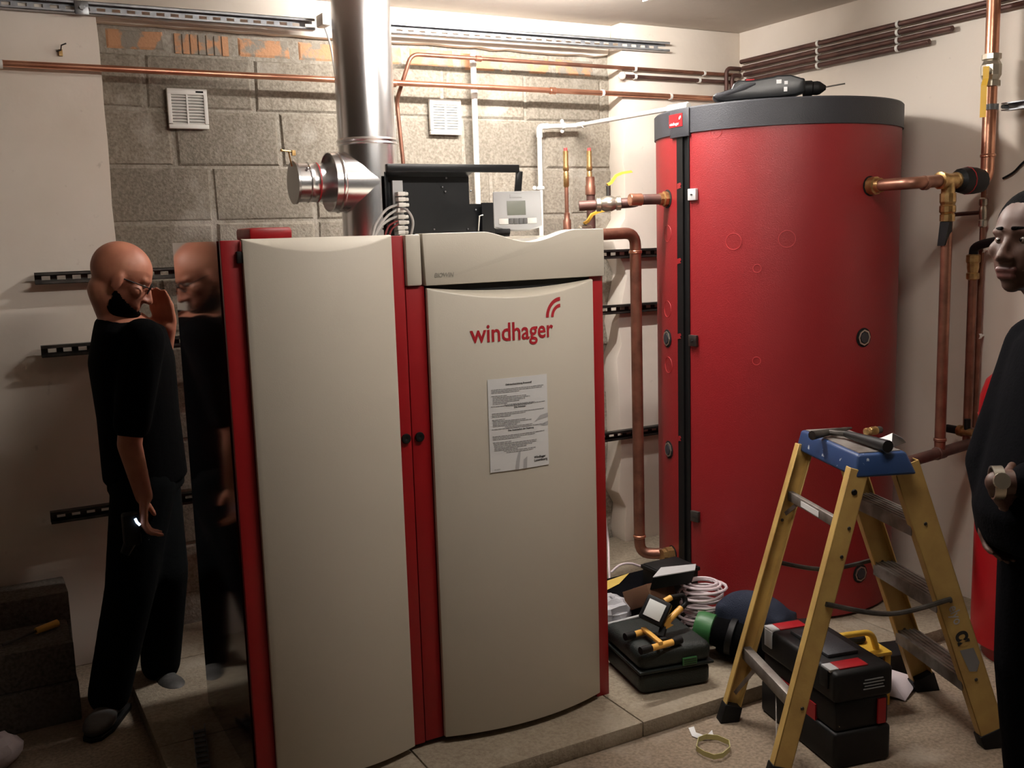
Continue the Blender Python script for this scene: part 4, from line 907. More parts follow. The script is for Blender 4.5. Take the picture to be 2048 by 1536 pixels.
for (a, b_, ts) in ((Bt, B0, (.18, .27, .75, .95)), (At, A0, (.18, .27, .75)), (Ct, C0, (.47, .75)), (Dt, D0, (.2, .47, .75))):
    for t_ in ts:
        p = L(a, b_, t_); s_ = (rB_ if a is Bt else rA if a is At else rC if a is Ct else rD)[1]
        q = p+uu*.0155+s_*(.0 if a in (Dt,) else -.012)
        MB().lathe([(.0055, 0), (.0045, .002), (0, .0025)], q if a in (Bt, Dt) else p-uu*.009, uu, 10).build('rivet', M_galvold, ladder)
# blue cap
cc = V((2.267, 2.083, 0)); hl, hw = .186, .072; vp = V((-uu.y, uu.x, 0)); vp = vp if vp.x > 0 else -vp
def cq(a, b_, z): return cc+uu*a+vp*b_+Z3*z
cpb = MB().hexa([cq(-hl-.012, -hw-.012, .848), cq(hl+.012, -hw-.012, .848), cq(hl+.012, hw+.028, .848), cq(-hl-.012, hw+.028, .848)], [cq(-hl, -hw, .912), cq(hl, -hw, .912), cq(hl, hw, .912), cq(-hl, hw, .912)])
cpb.build('top_cap', M_blue, ladder, 'blue plastic cap with paint spots', bevel=0.008, seg=3)
MB().box(cc+Z3*.9125, (hw*1.7, hl*1.85, .004), Matrix((vp, uu, Z3)).transposed()).build('cap_tray', M_alu, ladder, 'paint-smeared grey top of the cap')
p = L(Bt, B0, .07)+uu*.0152; MB().lathe([(.009, 0), (.007, .003), (0, .0035)], p, uu, 14).build('bolt', M_black, ladder)
p = L(Ct, C0, .47); 
# stickers on the near right rail
t_, s_ = rD; s_ = s_ if s_.x > 0 else -s_
def onrail(tt, ds, o_=.0158): return L(Dt, D0, tt)+s_*ds+uu*o_
def rail_map(t0, ds): 
    dd = (D0-Dt).normalized(); return lambda x, y: onrail(t0, ds)+dd*x+s_*y
Ln = (D0-Dt).length
dd = (D0-Dt).normalized()
MB().add([onrail(.475+.155*(.5-.5*math.cos(a_))*1.0, .030*math.sin(a_)) for a_ in [2*math.pi*i/30 for i in range(30)]], [tuple(range(30))]).build('round_sticker', M_ladder, ladder)
text_mesh('sticker_lettering', 'elyo', lambda x, y: onrail(.485, .018, .0163)+dd*x-s_*(-y)-s_*.03, M_inklight, ladder, size=.042, xs=.85, bold=.0006)
text_mesh('sticker_sign', '\u03b1', lambda x, y: onrail(.575, .018, .0163)+dd*x+s_*(y-.036), M_ink, ladder, size=.062, xs=1.0, bold=.0025)
MB().add([onrail(.635, -.02), onrail(.645, .022), onrail(.70, .026), onrail(.725, .01), onrail(.715, -.012)], [(0, 1, 2, 3, 4)]).build('worn_sticker', M_inkgrey, ladder)
q = L(L(At, A0, .18), L(Bt, B0, .18), .45); MB().box(q-lat*.010+Z3*0, (.001, .12, .018), Matrix((lat, uu, Z3)).transposed()).build('worn_label', M_paper, ladder)
# things lying on the cap
ct_z = .9145
g2 = lambda x, y, z=ct_z: aZ(x, y, z)
hm = thing('hammer', 'steel hammer with a black rubber handle lying on the blue ladder top', 'hammer', g2(1680, 870))
ha, hb = g2(1692, 868, ct_z+.016), g2(1776, 893, ct_z+.018)
MB().tube([ha, L(ha, hb, .3), L(ha, hb, .6), hb], [.010, .013, .0155, .0175], 14).build('handle', M_black, hm, 'black rubber handle')
h1, h2 = g2(1624, 871, ct_z+.014), g2(1703, 856, ct_z+.012)
hd_ = MB().tube([h1, L(h1, h2, .2), L(h1, h2, .45)], [.014, .012, .010], 10); hd_.tube([L(h1, h2, .45), L(h1, h2, .8), h2], [.010, .007, .003], 8); hd_.tube([L(h1, h2, .4), L(L(h1, h2, .4), ha, .5), ha], [.009, .008, .009], 8)
hd_.build('head', M_galvold, hm, 'rusty steel head')
bf = thing('brass_fitting', 'small brass pipe fitting lying at the far edge of the ladder top', 'fitting', g2(1745, 864))
f0, f1 = g2(1731, 864, ct_z+.012), g2(1757, 860, ct_z+.012); MB().lathe([(.009, 0), (.012, .002), (.012, .014), (.010, .016), (.013, .02), (.013, (f1-f0).length*.8)], f0, f1-f0, 10).build('body', M_brass, bf); MB().cyl(f1-(f1-f0)*.2, f1+(f1-f0)*.15, .011, n=12).build('end_cap', M_galvold, bf)
pts = [g2(1741, 877), g2(1790, 874, ct_z+.012), g2(1812, 885, ct_z+.002), g2(1783, 896), g2(1785, 866, ct_z+.035), g2(1805, 876, ct_z+.03)]
tag(MB().add([pts[0], pts[3], pts[2], pts[5], pts[4], L(pts[0], pts[4], .5)-Z3*.006], [(0, 1, 5), (1, 2, 3, 4), (1, 4, 5)]).build('paper_scrap', M_paper, solid=.0006), 'crumpled white paper scrap on the near end of the ladder top', 'paper')

# ------------------------------------------------------------------ tools on the slab base and floor
def rotbox(c, ux, size, R_=None):
    ux = V(ux).normalized(); uy = Z3.cross(ux); return MB().box(c, size, Matrix((ux, uy, Z3)).transposed()), Matrix((ux, uy, Z3)).transposed()
# green drill case
cu_ = V((.245, -.046, 0)).normalized(); cv_ = Z3.cross(cu_); co = V((1.812, 2.515, PT)); 
tcx = thing('tool_case', 'dark green plastic tool case on the slab with a work light on top', 'case', co+cu_*.13+cv_*.14)
Rm = Matrix((cu_, cv_, Z3)).transposed(); cs_ = co+cu_*.128+cv_*.145
MB().box(cs_+Z3*.038, (.255, .285, .075), Rm).build('base_shell', M_toolgreen, tcx, bevel=.022, seg=4); MB().box(cs_+Z3*.115, (.262, .292, .068), Rm).build('lid_shell', M_toolgreen, tcx, bevel=.026, seg=4)
MB().box(cs_+Z3*.079, (.27, .30, .010), Rm).build('rim', M_toolgreen, tcx, bevel=.004)
MB().box(cs_+cu_*.045-cv_*.148+Z3*.096, (.052, .008, .026), Rm).build('latch', M_green, tcx, 'green latch', bevel=.002)
for i in range(3): MB().box(cs_+cu_*(.045)-cv_*.1525+Z3*(.088+.008*i), (.044, .002, .002), Rm).build('latch_rib', M_toolgreen, tcx)
ztop = PT+.15
wl_ = thing('work_light', 'black and yellow portable work light standing on the green tool case', 'light', cs_+Z3*.15)
gz = lambda x, y, z: aZ(x, y, z)
k = ztop+.014
MB().cyl(gz(1266, 1270, k), gz(1292, 1262, k), .011, n=12).build('foot_tube', M_orange, wl_); MB().cyl(gz(1300, 1297, k), gz(1346, 1284, k), .011, n=12).build('foot_tube', M_orange, wl_)
MB().cyl(gz(1250, 1274, k), gz(1268, 1269, k), .013, n=12).build('rubber_end', M_black, wl_); MB().cyl(gz(1281, 1302, k), gz(1302, 1296, k), .013, n=12).build('rubber_end', M_black, wl_); MB().cyl(gz(1344, 1284, k), gz(1362, 1279, k), .013, n=12).build('rubber_end', M_black, wl_)
MB().bar(gz(1286, 1257, k+.012), gz(1322, 1287, k+.012), .016, .012).build('cross_bar', M_orange, wl_, bevel=.002)
MB().box(gz(1326, 1280, k+.006), (.022, .016, .016), Rm).build('clamp_block', M_black, wl_, bevel=.002)
hc = aY(1311, 1222, 2.60); fw = (V((0, 0, CAM_Z))-hc); fw.z *= .3; fw.normalize(); fw = (fw+V((-.25, 0, .55))).normalized()
sx_ = Z3.cross(fw).normalized(); sz_ = fw.cross(sx_); Rl = Matrix((sx_, fw*-1, sz_)).transposed() @ Matrix.Rotation(.35, 3, 'Y')
MB().box(hc, (.085, .035, .085), Rl).build('lamp_housing', M_black, wl_, bevel=.006); MB().box(hc+fw*.019, (.060, .004, .058), Rl).build('lamp_glass', M_glass, wl_, bevel=.001)
for i in range(5): MB().box(hc-fw*.026+(Rl@X3)*(-.032+.016*i), (.003, .022, .075), Rl).build('cooling_fin', M_black, wl_)
MB().cyl(aY(1330, 1248, 2.585), aY(1362, 1216, 2.60), .011, n=12).build('handle_grip', M_orange, wl_); MB().cyl(aY(1328, 1203, 2.62), aY(1342, 1195, 2.62), .010, n=12).build('handle_grip', M_orange, wl_)
MB().tube(fillet([aY(1342, 1195, 2.62), aY(1368, 1190, 2.62), aY(1372, 1208, 2.61), aY(1360, 1218, 2.60)], .02), .009, 10).build('handle_bow', M_black, wl_)
MB().bar(aY(1328, 1250, 2.585), aY(1322, 1275, 2.56), .02, .02).build('arm', M_black, wl_); MB().prism([(0, 0), (.03, .02), (.028, -.006), (.04, -.012), (.006, -.02)], aY(1326, 1247, 2.575), X3, Z3, .006).build('tilt_bracket', M_orange, wl_)
# black bin behind, with a clear bag and a slanted lid
bn = thing('storage_bin', 'black plastic bin beside the boiler holding boxes and bags', 'bin', (1.95, 2.95, PT))
bc = V((1.99, 2.98, PT)); 
for (dx, dy, sx2, sy2) in ((0, -.15, .36, .008), (0, .15, .36, .008), (-.18, 0, .008, .30), (.18, 0, .008, .30)): MB().box(bc+V((dx, dy, .06)), (sx2, sy2, .12)).build('side_wall', M_black, bn)
MB().box(bc+V((0, 0, .006)), (.35, .30, .01)).build('bottom', M_black, bn); MB().tube(fillet([bc+V((-.18, -.15, 0.123)), bc+V((.18, -.15, 0.123)), bc+V((.18, .15, 0.123)), bc+V((-.18, .15, 0.123))], .01), .006, 6, closed=True).build('rim', M_control, bn)
bgp = MB(); rr = random.Random(12); bgc = bc+V((-.05, -.06, .135))
bgp.sphere(bgc, (.11, .08, .05), 18, 12)
bgp.v = [p+V((rr.uniform(-.01, .01), rr.uniform(-.01, .01), rr.uniform(-.009, .009))) for p in bgp.v]
tag(bgp.build('plastic_bag', M_bag, smooth=20), 'crinkled clear plastic bag lying in the black bin', 'bag')
cb_ = thing('cardboard_box', 'brown cardboard box with a red and white label behind the work light', 'box', (2.12, 2.98, .2))
cbc = aY(1300, 1190, 2.86); Rb = Matrix.Rotation(math.radians(-28), 3, 'X') @ Matrix.Rotation(.3, 3, 'Z')
MB().box(cbc, (.15, .12, .07), Rb).build('carton', M_card, cb_, bevel=.002)
MB().box(cbc+Rb@V((-.01, -.01, .0355)), (.09, .07, .001), Rb).build('label', M_paper, cb_); MB().box(cbc+Rb@V((-.01, .020, .0362)), (.09, .010, .001), Rb).build('label_stripe', M_redplastic, cb_); MB().box(cbc+Rb@V((-.01, -.04, .0362)), (.09, .008, .001), Rb).build('label_stripe', M_redplastic, cb_)
sl = thing('tray_lid', 'dark grey slanted tray with a strip of yellow tape next to the boiler', 'tray', (2.0, 3.0, .3))
s0, s1, s2, s3 = aY(1214, 1172, 2.98), aY(1325, 1132, 3.12), aY(1308, 1178, 3.0), aY(1214, 1208, 2.92)
s0 = aY(1205, 1162, 3.05); 
MB().add([s0, s1, s2, s3], [(0, 1, 2, 3)]).build('panel', M_navy, sl, solid=.012, smooth=0)
tp_ = [L(L(s0, s3, .12), L(s1, s2, .12), .03), L(L(s0, s3, .02), L(s1, s2, .02), .42), L(L(s0, s3, .38), L(s1, s2, .38), .25), L(L(s0, s3, .5), L(s1, s2, .5), .03)]
nn = (tp_[1]-tp_[0]).cross(tp_[2]-tp_[0]).normalized(); nn = nn if nn.dot(V((0, 0, CAM_Z))-s0) > 0 else -nn
MB().add([p_+nn*.0085 for p_ in tp_], [(0, 1, 2, 3)]).build('tape_strip', M_tapeyellow, sl, solid=.0006, smooth=0)
fb = thing('flat_box', 'flat grey box tilted on the pile in front of the red tank', 'box', (2.25, 2.95, .3))
f_ = [aY(1306, 1156, 2.78), aY(1322, 1137, 2.90), aY(1392, 1130, 2.86), aY(1390, 1142, 2.74)]
MB().add([*f_, *[p_-Z3*.05+V((0, .02, 0)) for p_ in f_]], [(0, 1, 2, 3), (7, 6, 5, 4), (0, 4, 5, 1), (1, 5, 6, 2), (2, 6, 7, 3), (3, 7, 4, 0)]).build('carcass', M_black, fb, smooth=0)
MB().add([p_+Z3*.003 for p_ in f_], [(0, 1, 2, 3)]).build('grey_top', M_control, fb, 'grey top sheet', solid=.003, smooth=0)
# support pile under it
pb_ = thing('black_crate', 'black crate under the flat grey box, in front of the red tank', 'crate', (2.24, 2.86, PT))
MB().box((2.27, 2.955, PT+.12), (.16, .14, .236)).build('crate_body', M_black, pb_, bevel=.008); MB().box((2.27, 2.955, PT+.225), (.17, .15, .016)).build('rim', M_black, pb_, bevel=.004)
# coil of pale cable
cl = thing('cable_coil', 'coil of pale lilac cable standing between the crate and the blue bag', 'cable', (2.29, 2.72, PT))
pts = []; rr = random.Random(3)
for i in range(13*18):
    a_ = 2*math.pi*i/18; r_ = .075+.012*math.sin(i*.21)+rr.uniform(-.001, .001); pts.append(V((2.262+r_*math.cos(a_), 2.755+r_*math.sin(a_), PT+.012+.215*(i/(13*18))+.004*math.sin(a_*1.3))))
MB().tube(pts, .0055, 7).build('windings', M_cablepink, cl)
pts = [V((2.262+.05*math.cos(2*math.pi*i/18)*(1+.02*(i//18)), 2.755+.05*math.sin(2*math.pi*i/18), PT+.22+.002*(i/18))) for i in range(18*4)]
MB().tube(pts, .0055, 7).build('windings', M_cablepink, cl)
tag(MB().tube(spline([aY(1208, 1020, 3.3), aY(1216, 1080, 3.3), aY(1218, 1140, 3.2), aY(1222, 1190, 3.15)]), .0045, 8).build('loose_cable', M_cablepink), 'pale cable hanging down along the right side of the boiler', 'cable')
tag(MB().tube(spline([aY(1222, 1145, 3.15), aY(1240, 1130, 3.15), aY(1262, 1127, 3.15), aY(1285, 1133, 3.15), aY(1310, 1128, 3.15)]), .0045, 8).build('loose_cable', M_cablepink), 'pale cable looping over the slanted dark tray', 'cable')
# long black roll with green cap
rl = thing('tool_roll', 'long black tool roll with a green end cap beside the green case', 'bag', (2.2, 2.55, PT))
r0_, r1_ = V((2.195, 2.62, PT+.105)), V((2.325, 2.44, PT+.066))
MB().cap(r0_, .050, r1_, .062, 20).build('roll_body', M_blackcloth, rl); gd = (r0_-r1_).normalized()
MB().lathe([(.046, -.02), (.056, -.015), (.056, .03), (.050, .045), (0.0, .047)], r0_+gd*.015, gd, 18).build('end_cap', M_green, rl, 'green end cap')
for t_ in (.3, .65): MB().lathe([(.058, -.012), (.064, -.01), (.064, .01), (.058, .012)], L(r0_, r1_, t_), gd, 18, closed=True).build('strap', M_black, rl)
# blue bag
bb = thing('tool_bag', 'dark blue fabric bag lying against the foot of the red tank', 'bag', (2.46, 2.58, PT))
ba, bb_ = aZ(1440, 1182, .26), aZ(1585, 1228, .24); bm0 = (ba+bb_)/2; ang_ = math.atan2(bb_.y-ba.y, bb_.x-ba.x); Lg = (bb_-ba).length
b = MB(); b.sphere((bm0.x, bm0.y, PT+.125), (Lg*.56, .075, .115), 20, 14, Matrix.Rotation(ang_, 3, 'Z')); b.box((bm0.x, bm0.y, PT+.09), (Lg*.95, .12, .18), Matrix.Rotation(ang_, 3, 'Z'))
b.build('bag_body', M_bluecloth, bb, voxel=.012, sm=8); MB().tube(spline([L(ba, bb_, .1)-Z3*.02, L(ba, bb_, .35)+Z3*.01, L(ba, bb_, .6)+Z3*.012, L(ba, bb_, .9)-Z3*.02]), .009, 8).build('carry_strap', M_black, bb)
# black and red stacked toolbox under the ladder
tb0 = thing('toolbox', 'tall black and red wheeled toolbox standing under the ladder', 'toolbox', (2.20, 2.15, 0))
nb = V((2.06, 1.93, 0)); du = V((.095, .45, 0)).normalized(); dv = V((du.y, -du.x, 0)); Lb, Wb = .40, .19
Rt = Matrix((dv, du, Z3)).transposed(); tcn = nb+dv*Wb/2+du*Lb/2
MB().box(tcn+Z3*.055, (Wb, Lb, .11), Rt).build('lower_box', M_black, tb0, bevel=.012, seg=3); MB().box(tcn+Z3*.155, (Wb-.012, Lb-.012, .09), Rt).build('middle_box', M_black, tb0, bevel=.010); MB().box(tcn+Z3*.245, (Wb+.004, Lb+.004, .092), Rt).build('upper_box', M_black, tb0, bevel=.014, seg=3)
MB().box(tcn+Z3*.295+du*-.0, (Wb*.55, Lb*.5, .014), Rt).build('lid_handle', M_grain, tb0, bevel=.004)
for s_ in (-1, 1):
    MB().box(tcn+Z3*.292+du*s_*(Lb/2-.045)-dv*.02, (Wb*.50, .050, .006), Rt).build('red_band', M_redplastic, tb0, bevel=.002)
    MB().box(tcn+Z3*.290+du*s_*(Lb/2-.045)-dv*(Wb/2-.012), (.030, .045, .010), Rt).build('latch', M_control, tb0, 'light grey latch', bevel=.002)
    MB().box(tcn+Z3*.262+du*s_*(Lb/2-.05)-dv*(Wb/2+.003), (.006, .04, .055), Rt).build('latch_plate', M_control if s_ > 0 else M_black, tb0, bevel=.001)
MB().box(tcn+Z3*.155-du*(Lb/2-.004)+dv*.062, (.026, .008, .075), Rt).build('red_side_band', M_redplastic, tb0); MB().box(tcn+Z3*.13-dv*(Wb/2-.006), (.008, Lb*.5, .05), Rt).build('red_side_band', M_redplastic, tb0)
for i in range(4): MB().box(tcn+Z3*(.232+.009*i)-du*(Lb/2+.003)+dv*.03, (.07-.008*(i % 2), .002, .003), Rt).build('relief_print', M_inkgrey, tb0)
# yellow site transformer
yt = thing('site_transformer', 'yellow portable transformer with a tubular handle behind the toolbox', 'transformer', (2.46, 2.28, 0))
yc = V((2.44, 2.235, 0)); Ry = Matrix.Rotation(-.25, 3, 'Z')
MB().box(yc+Z3*.10, (.15, .16, .13), Ry).build('housing', M_black, yt, bevel=.01); MB().box(yc+Z3*.178, (.20, .19, .014), Ry).build('top_shell', M_yellow, yt, bevel=.005)
for sx2 in (-1, 1):
    for sy2 in (-1, 1): MB().box(yc+Ry@V((sx2*.088, sy2*.082, .086)), (.022, .012, .172), Ry).build('leg', M_yellow, yt, bevel=.002)
MB().tube(fillet([yc+Ry@V((-.085, -.06, .18)), yc+Ry@V((-.085, -.06, .245)), yc+Ry@V((.045, -.06, .245)), yc+Ry@V((.065, -.06, .18))], .03), .010, 10).build('handle', M_yellow, yt)
for sx2 in (-.045, .035): MB().lathe([(.030, 0), (.034, .01), (.030, .02), (0.0, .021)], yc+Ry@V((sx2, .015, .185)), Z3, 20).build('socket', M_black, yt)
tag(rotbox(V((2.70, 2.30, .045)), (1, -.3, 0), (.16, .12, .085))[0].build('black_case', M_black, bevel=.01), 'small black case on the floor beside the yellow transformer', 'case')
# tissue and papers on the floor
pts = [aZ(1752, 1336, .03), aZ(1765, 1334, .045), aZ(1822, 1352, .03), aZ(1826, 1378, .012), aZ(1810, 1402, .004), aZ(1795, 1396, .008), aZ(1752, 1384, .01), aZ(1785, 1365, .05)]
tag(MB().add(pts, [(7, 0, 1), (7, 1, 2), (7, 2, 3), (7, 3, 4), (7, 4, 5), (7, 5, 6), (7, 6, 0)]).build('tissue', M_cloth, solid=.003, smooth=60), 'white paper tissue lying on the floor behind the black toolbox', 'tissue')
pts = [aZ(1377, 1456, .003), aZ(1388, 1453, .008), aZ(1392, 1465, .010), aZ(1412, 1472, .012), aZ(1424, 1460, .014), aZ(1426, 1468, .004), aZ(1436, 1478, .003), aZ(1405, 1480, .003), aZ(1384, 1472, .003)]
tag(MB().add(pts, [(0, 1, 2, 8), (2, 3, 7, 8), (3, 4, 5, 6), (3, 6, 7)]).build('paper_scrap', M_paper, solid=.0012, smooth=60), 'torn white paper scrap on the floor in front of the slab', 'paper')
pts = [aZ(x, y, .006) for x, y in ((1397, 1484), (1412, 1478), (1435, 1480), (1458, 1490), (1460, 1503), (1445, 1516), (1428, 1519), (1408, 1512), (1393, 1502))]
b = MB(); k = len(pts); b.add(pts+[p_+Z3*.016 for p_ in pts], [(i, (i+1) % k, k+(i+1) % k, k+i) for i in range(k)])
tag(b.build('tape_loop', M_taperoll, solid=.002), 'loose loop of yellowish tape on the floor before the slab', 'tape')

# ------------------------------------------------------------------ dim left corner
def cblock(name, label, x0, x1, y0, y1_, z0, z1):
    return tag(MB().box(((x0+x1)/2, (y0+y1_)/2, (z0+z1)/2), (x1-x0, y1_-y0, z1-z0)).build(name, M_block2, bevel=.006), label, 'block')
cblock('concrete_block', 'long low concrete block on the floor at the left edge, front one', -.5, .226, 3.45, 3.70, 0, .135)
cblock('concrete_block', 'long concrete block lying on the front block at the left edge', -.5, .222, 3.46, 3.70, .137, .268)
cblock('concrete_block', 'tall dark concrete block against the wall at the left edge', -.5, .238, 3.72, 3.91, 0, .358)
tr = thing('trowel', 'small hand tool with a wooden handle on the left concrete block', 'tool', (.1, 3.55, .268))
h0, h1 = aZ(72, 1262, .285), aZ(115, 1246, .285); MB().cyl(h0, h1, .011, .013, n=12).build('handle', M_orange, tr); h2 = aZ(5, 1290, .278); MB().cyl(h2, h0, .006, .005, n=8).build('blade', M_galvold, tr)
st_ = thing('slotted_strip', 'perforated metal strip lying on the slab left of the boiler', 'strip', aZ(405, 1500, PT))
e0, e1_ = aZ(398, 1458, PT+.01), aZ(412, 1580, PT+.01); dS = (e1_-e0).normalized(); Rs = Matrix((dS, Z3.cross(dS), Z3)).transposed(); Ls = (e1_-e0).length
for s_ in (-1, 1): MB().box((e0+e1_)/2+(Rs@Y3)*s_*.017+Z3*.004, (Ls, .003, .022), Rs).build('flange', M_galv, st_)
n = int(Ls/.032); o = None
for i in range(n):
    c = e0+dS*(.016+.032*i)
    if o is None: o = MB().box(c, (.016, .034, .003), Rs).build('web_bar', M_galv, st_); c00 = c
    else: part('web_bar', o.data, None, st_, o.location+parent_loc(st_)+(c-c00))
rr = random.Random(8); b = MB().sphere(aZ(2, 1500, .05), (.06, .05, .05), 16, 12); b.v = [p_+V((rr.uniform(-.006, .006), rr.uniform(-.006, .006), rr.uniform(-.006, .006))) for p_ in b.v]
tag(b.build('dust_rag', M_cloth), 'crumpled grey rag on the floor at the left edge', 'rag')

# ------------------------------------------------------------------ people
def head(b, c, R_, s=1.0, jaw=1.0):
    """c: middle of the head; local +Y is where the face looks, +X its right side"""
    w_ = lambda x, y, z: c+R_@(V((x, y, z))*s)
    b.sphere(w_(0, -.012, .030), (.074*s, .094*s, .086*s), 24, 18, R_); b.sphere(w_(0, .028, -.034), (.056*s*jaw, .058*s, .072*s), 20, 16, R_)
    b.sphere(w_(0, .060, -.088), (.024*s, .020*s, .020*s), 12, 10, R_)
    b.cap(w_(-.040, .020, -.070), .020*s, w_(0, .060, -.086), .018*s); b.cap(w_(.040, .020, -.070), .020*s, w_(0, .060, -.086), .018*s)
    b.cap(w_(0, .078, .014), .008*s, w_(0, .103, -.028), .0115*s)
    for k in (-1, 1):
        b.sphere(w_(k*.013, .090, -.031), (.010*s, .012*s, .009*s), 10, 8, R_); b.sphere(w_(k*.043, .052, -.012), (.022*s, .024*s, .022*s), 12, 10, R_)
        b.sphere(w_(k*.074, -.004, -.006), (.008*s, .018*s, .030*s), 12, 10, R_ @ Matrix.Rotation(k*-.25, 3, 'Z'))
        b.cap(w_(k*.012, .078, .030), .008*s, w_(k*.044, .062, .028), .009*s)
    b.cap(w_(-.019, .078, -.056), .0085*s, w_(.019, .078, -.056), .0085*s); b.cap(w_(-.016, .076, -.069), .0095*s, w_(.016, .076, -.069), .0095*s)
def face_parts(par, c, R_, s=1.0, lips=True):
    w_ = lambda x, y, z: c+R_@(V((x, y, z))*s)
    for k in (-1, 1):
        MB().sphere(w_(k*.029, .0640, .010), (.0125*s, .0115*s, .0095*s), 14, 10, R_).build('eye', M_eye, par); MB().sphere(w_(k*.028, .0712, .010), (.0060*s, .0048*s, .0055*s), 12, 8, R_).build('iris', M_iris, par)
    if lips:
        b = MB(); b.cap(w_(-.019, .0805, -.0555), .0080*s, w_(.019, .0805, -.0555), .0080*s); b.cap(w_(-.015, .0785, -.0695), .0088*s, w_(.015, .0785, -.0695), .0088*s)
        b.build('lips', M_lips, par, voxel=.003, sm=2)
def hand(b, wr, d, palm_n, s=1.0, curl=.5, side=1):
    """wr: wrist, d: towards the fingers, palm_n: palm normal; five bent fingers of unequal length"""
    d = V(d).normalized(); pn = V(palm_n); pn = (pn-d*pn.dot(d)).normalized(); sd_ = d.cross(pn)*side
    for i in range(4):
        o_ = (i-1.5)*.0195*s; b.cap(wr+d*.012*s+sd_*o_*.7, .0135*s, wr+d*.078*s+sd_*o_, .0118*s, 10)
        L_ = (.070, .080, .074, .058)[i]*s; k0 = wr+d*.082*s+sd_*o_; a1_ = curl*.7; a2_ = curl*1.7
        k1 = k0+(d*math.cos(a1_)+pn*math.sin(a1_))*L_*.5; k2 = k1+(d*math.cos(a2_)+pn*math.sin(a2_))*L_*.45
        b.cap(k0, .0092*s, k1, .0082*s, 8); b.cap(k1, .0082*s, k2, .0072*s, 8)
    t0 = wr+d*.020*s-sd_*.028*s; t1 = t0+(d*.6-sd_*.7+pn*.35).normalized()*.038*s; t2 = t1+(d*.85-sd_*.2+pn*.5).normalized()*.030*s
    b.cap(t0, .0125*s, t1, .0105*s, 8); b.cap(t1, .0105*s, t2, .0085*s, 8)
def yawm(f): f = V((f[0], f[1], 0)).normalized(); return Matrix((V((f.y, -f.x, 0)), f, Z3)).transposed()
def shoe(par, c, d, m_):
    d = V((d[0], d[1], 0)).normalized(); Rq = yawm(d); b = MB()
    b.sphere(c+d*.085+Z3*.035, (.047, .085, .034), 16, 10, Rq); b.sphere(c-d*.03+Z3*.045, (.038, .06, .045), 16, 10, Rq); b.cap(c-d*.015+Z3*.06, .042, c-d*.01+Z3*.13, .044); b.cap(c+d*.02+Z3*.05, .038, c+d*.08+Z3*.03, .034)
    b.v = [V((p_.x, p_.y, max(p_.z, .014))) for p_ in b.v]; b.build('shoe', m_, par, voxel=.007, sm=4)
    MB().prism([(-.085, -.034), (-.06, -.04), (.09, -.046), (.15, -.03), (.165, 0), (.15, .03), (.09, .046), (-.06, .04), (-.085, .034)], V((c.x, c.y, 0)), d, Z3.cross(d), .016).build('sole', M_black, par, bevel=.003)

# worker at the right edge, looking left
p2 = thing('person', 'person with cropped black hair in a black jacket looking left at the right edge', 'person', (2.20, 1.42, 0))
f2 = V((-.963, .273, 0)).normalized(); r2 = V((f2.y, -f2.x, 0)); hc = aY(2062, 487, 1.45); hc = V((hc.x, 1.45, hc.z))
Rh = yawm((-.92, .02)); pc = V((2.265, 1.40, 0)) 
b = MB(); head(b, hc, Rh, 1.0, 1.06); b.cap(hc+V((0, 0, -.06))-f2*.02, .055, pc+Z3*1.30-f2*.0, .060)
shR = pc+r2*.145+Z3*1.235; shL = pc-r2*.175+Z3*1.245
elR = pc+r2*.15+f2*.11+Z3*.95; wrR = pc+r2*.10+f2*.14+Z3*.86
elL = pc-r2*.24+f2*.02+Z3*.99; wrL = aY(1994, 965, 1.375)
b.loft([(pc+Z3*.78, .15, .10, math.atan2(r2.y, r2.x)), (pc+Z3*.95, .135, .095, math.atan2(r2.y, r2.x)), (pc+Z3*1.15, .165, .105, math.atan2(r2.y, r2.x)), (pc+Z3*1.26, .16, .09, math.atan2(r2.y, r2.x)), (pc+Z3*1.31, .07, .06, math.atan2(r2.y, r2.x))])
for sh, el, wr in ((shR, elR, wrR), (shL, elL, wrL)): b.cap(sh, .045, el, .038); b.cap(el, .038, wr, .026)
hand(b, wrR, f2*.2-r2*.3-Z3*.8, -r2, 1, .5, 1); hand(b, wrL, pc+f2*.07+Z3*.82-wrL, r2, 1, .5, -1)
for k in (-1, 1):
    hp_ = pc+r2*k*.085+Z3*.80; kn = pc+r2*k*.10+f2*.02+Z3*.44; an = pc+r2*k*.11-f2*.02+Z3*.09
    b.cap(hp_, .080, kn, .052); b.cap(kn, .052, an, .036); b.cap(an, .034, an+f2*.12-Z3*.045, .03)
b.build('body', M_skindark, p2, voxel=.0055, sm=5); face_parts(p2, hc, Rh, 1.0)
hb_ = MB().sphere(hc+Rh@V((0, -.022, .036)), (.0775, .092, .087), 26, 18, Rh); hb_.v = [p_ for p_ in hb_.v]
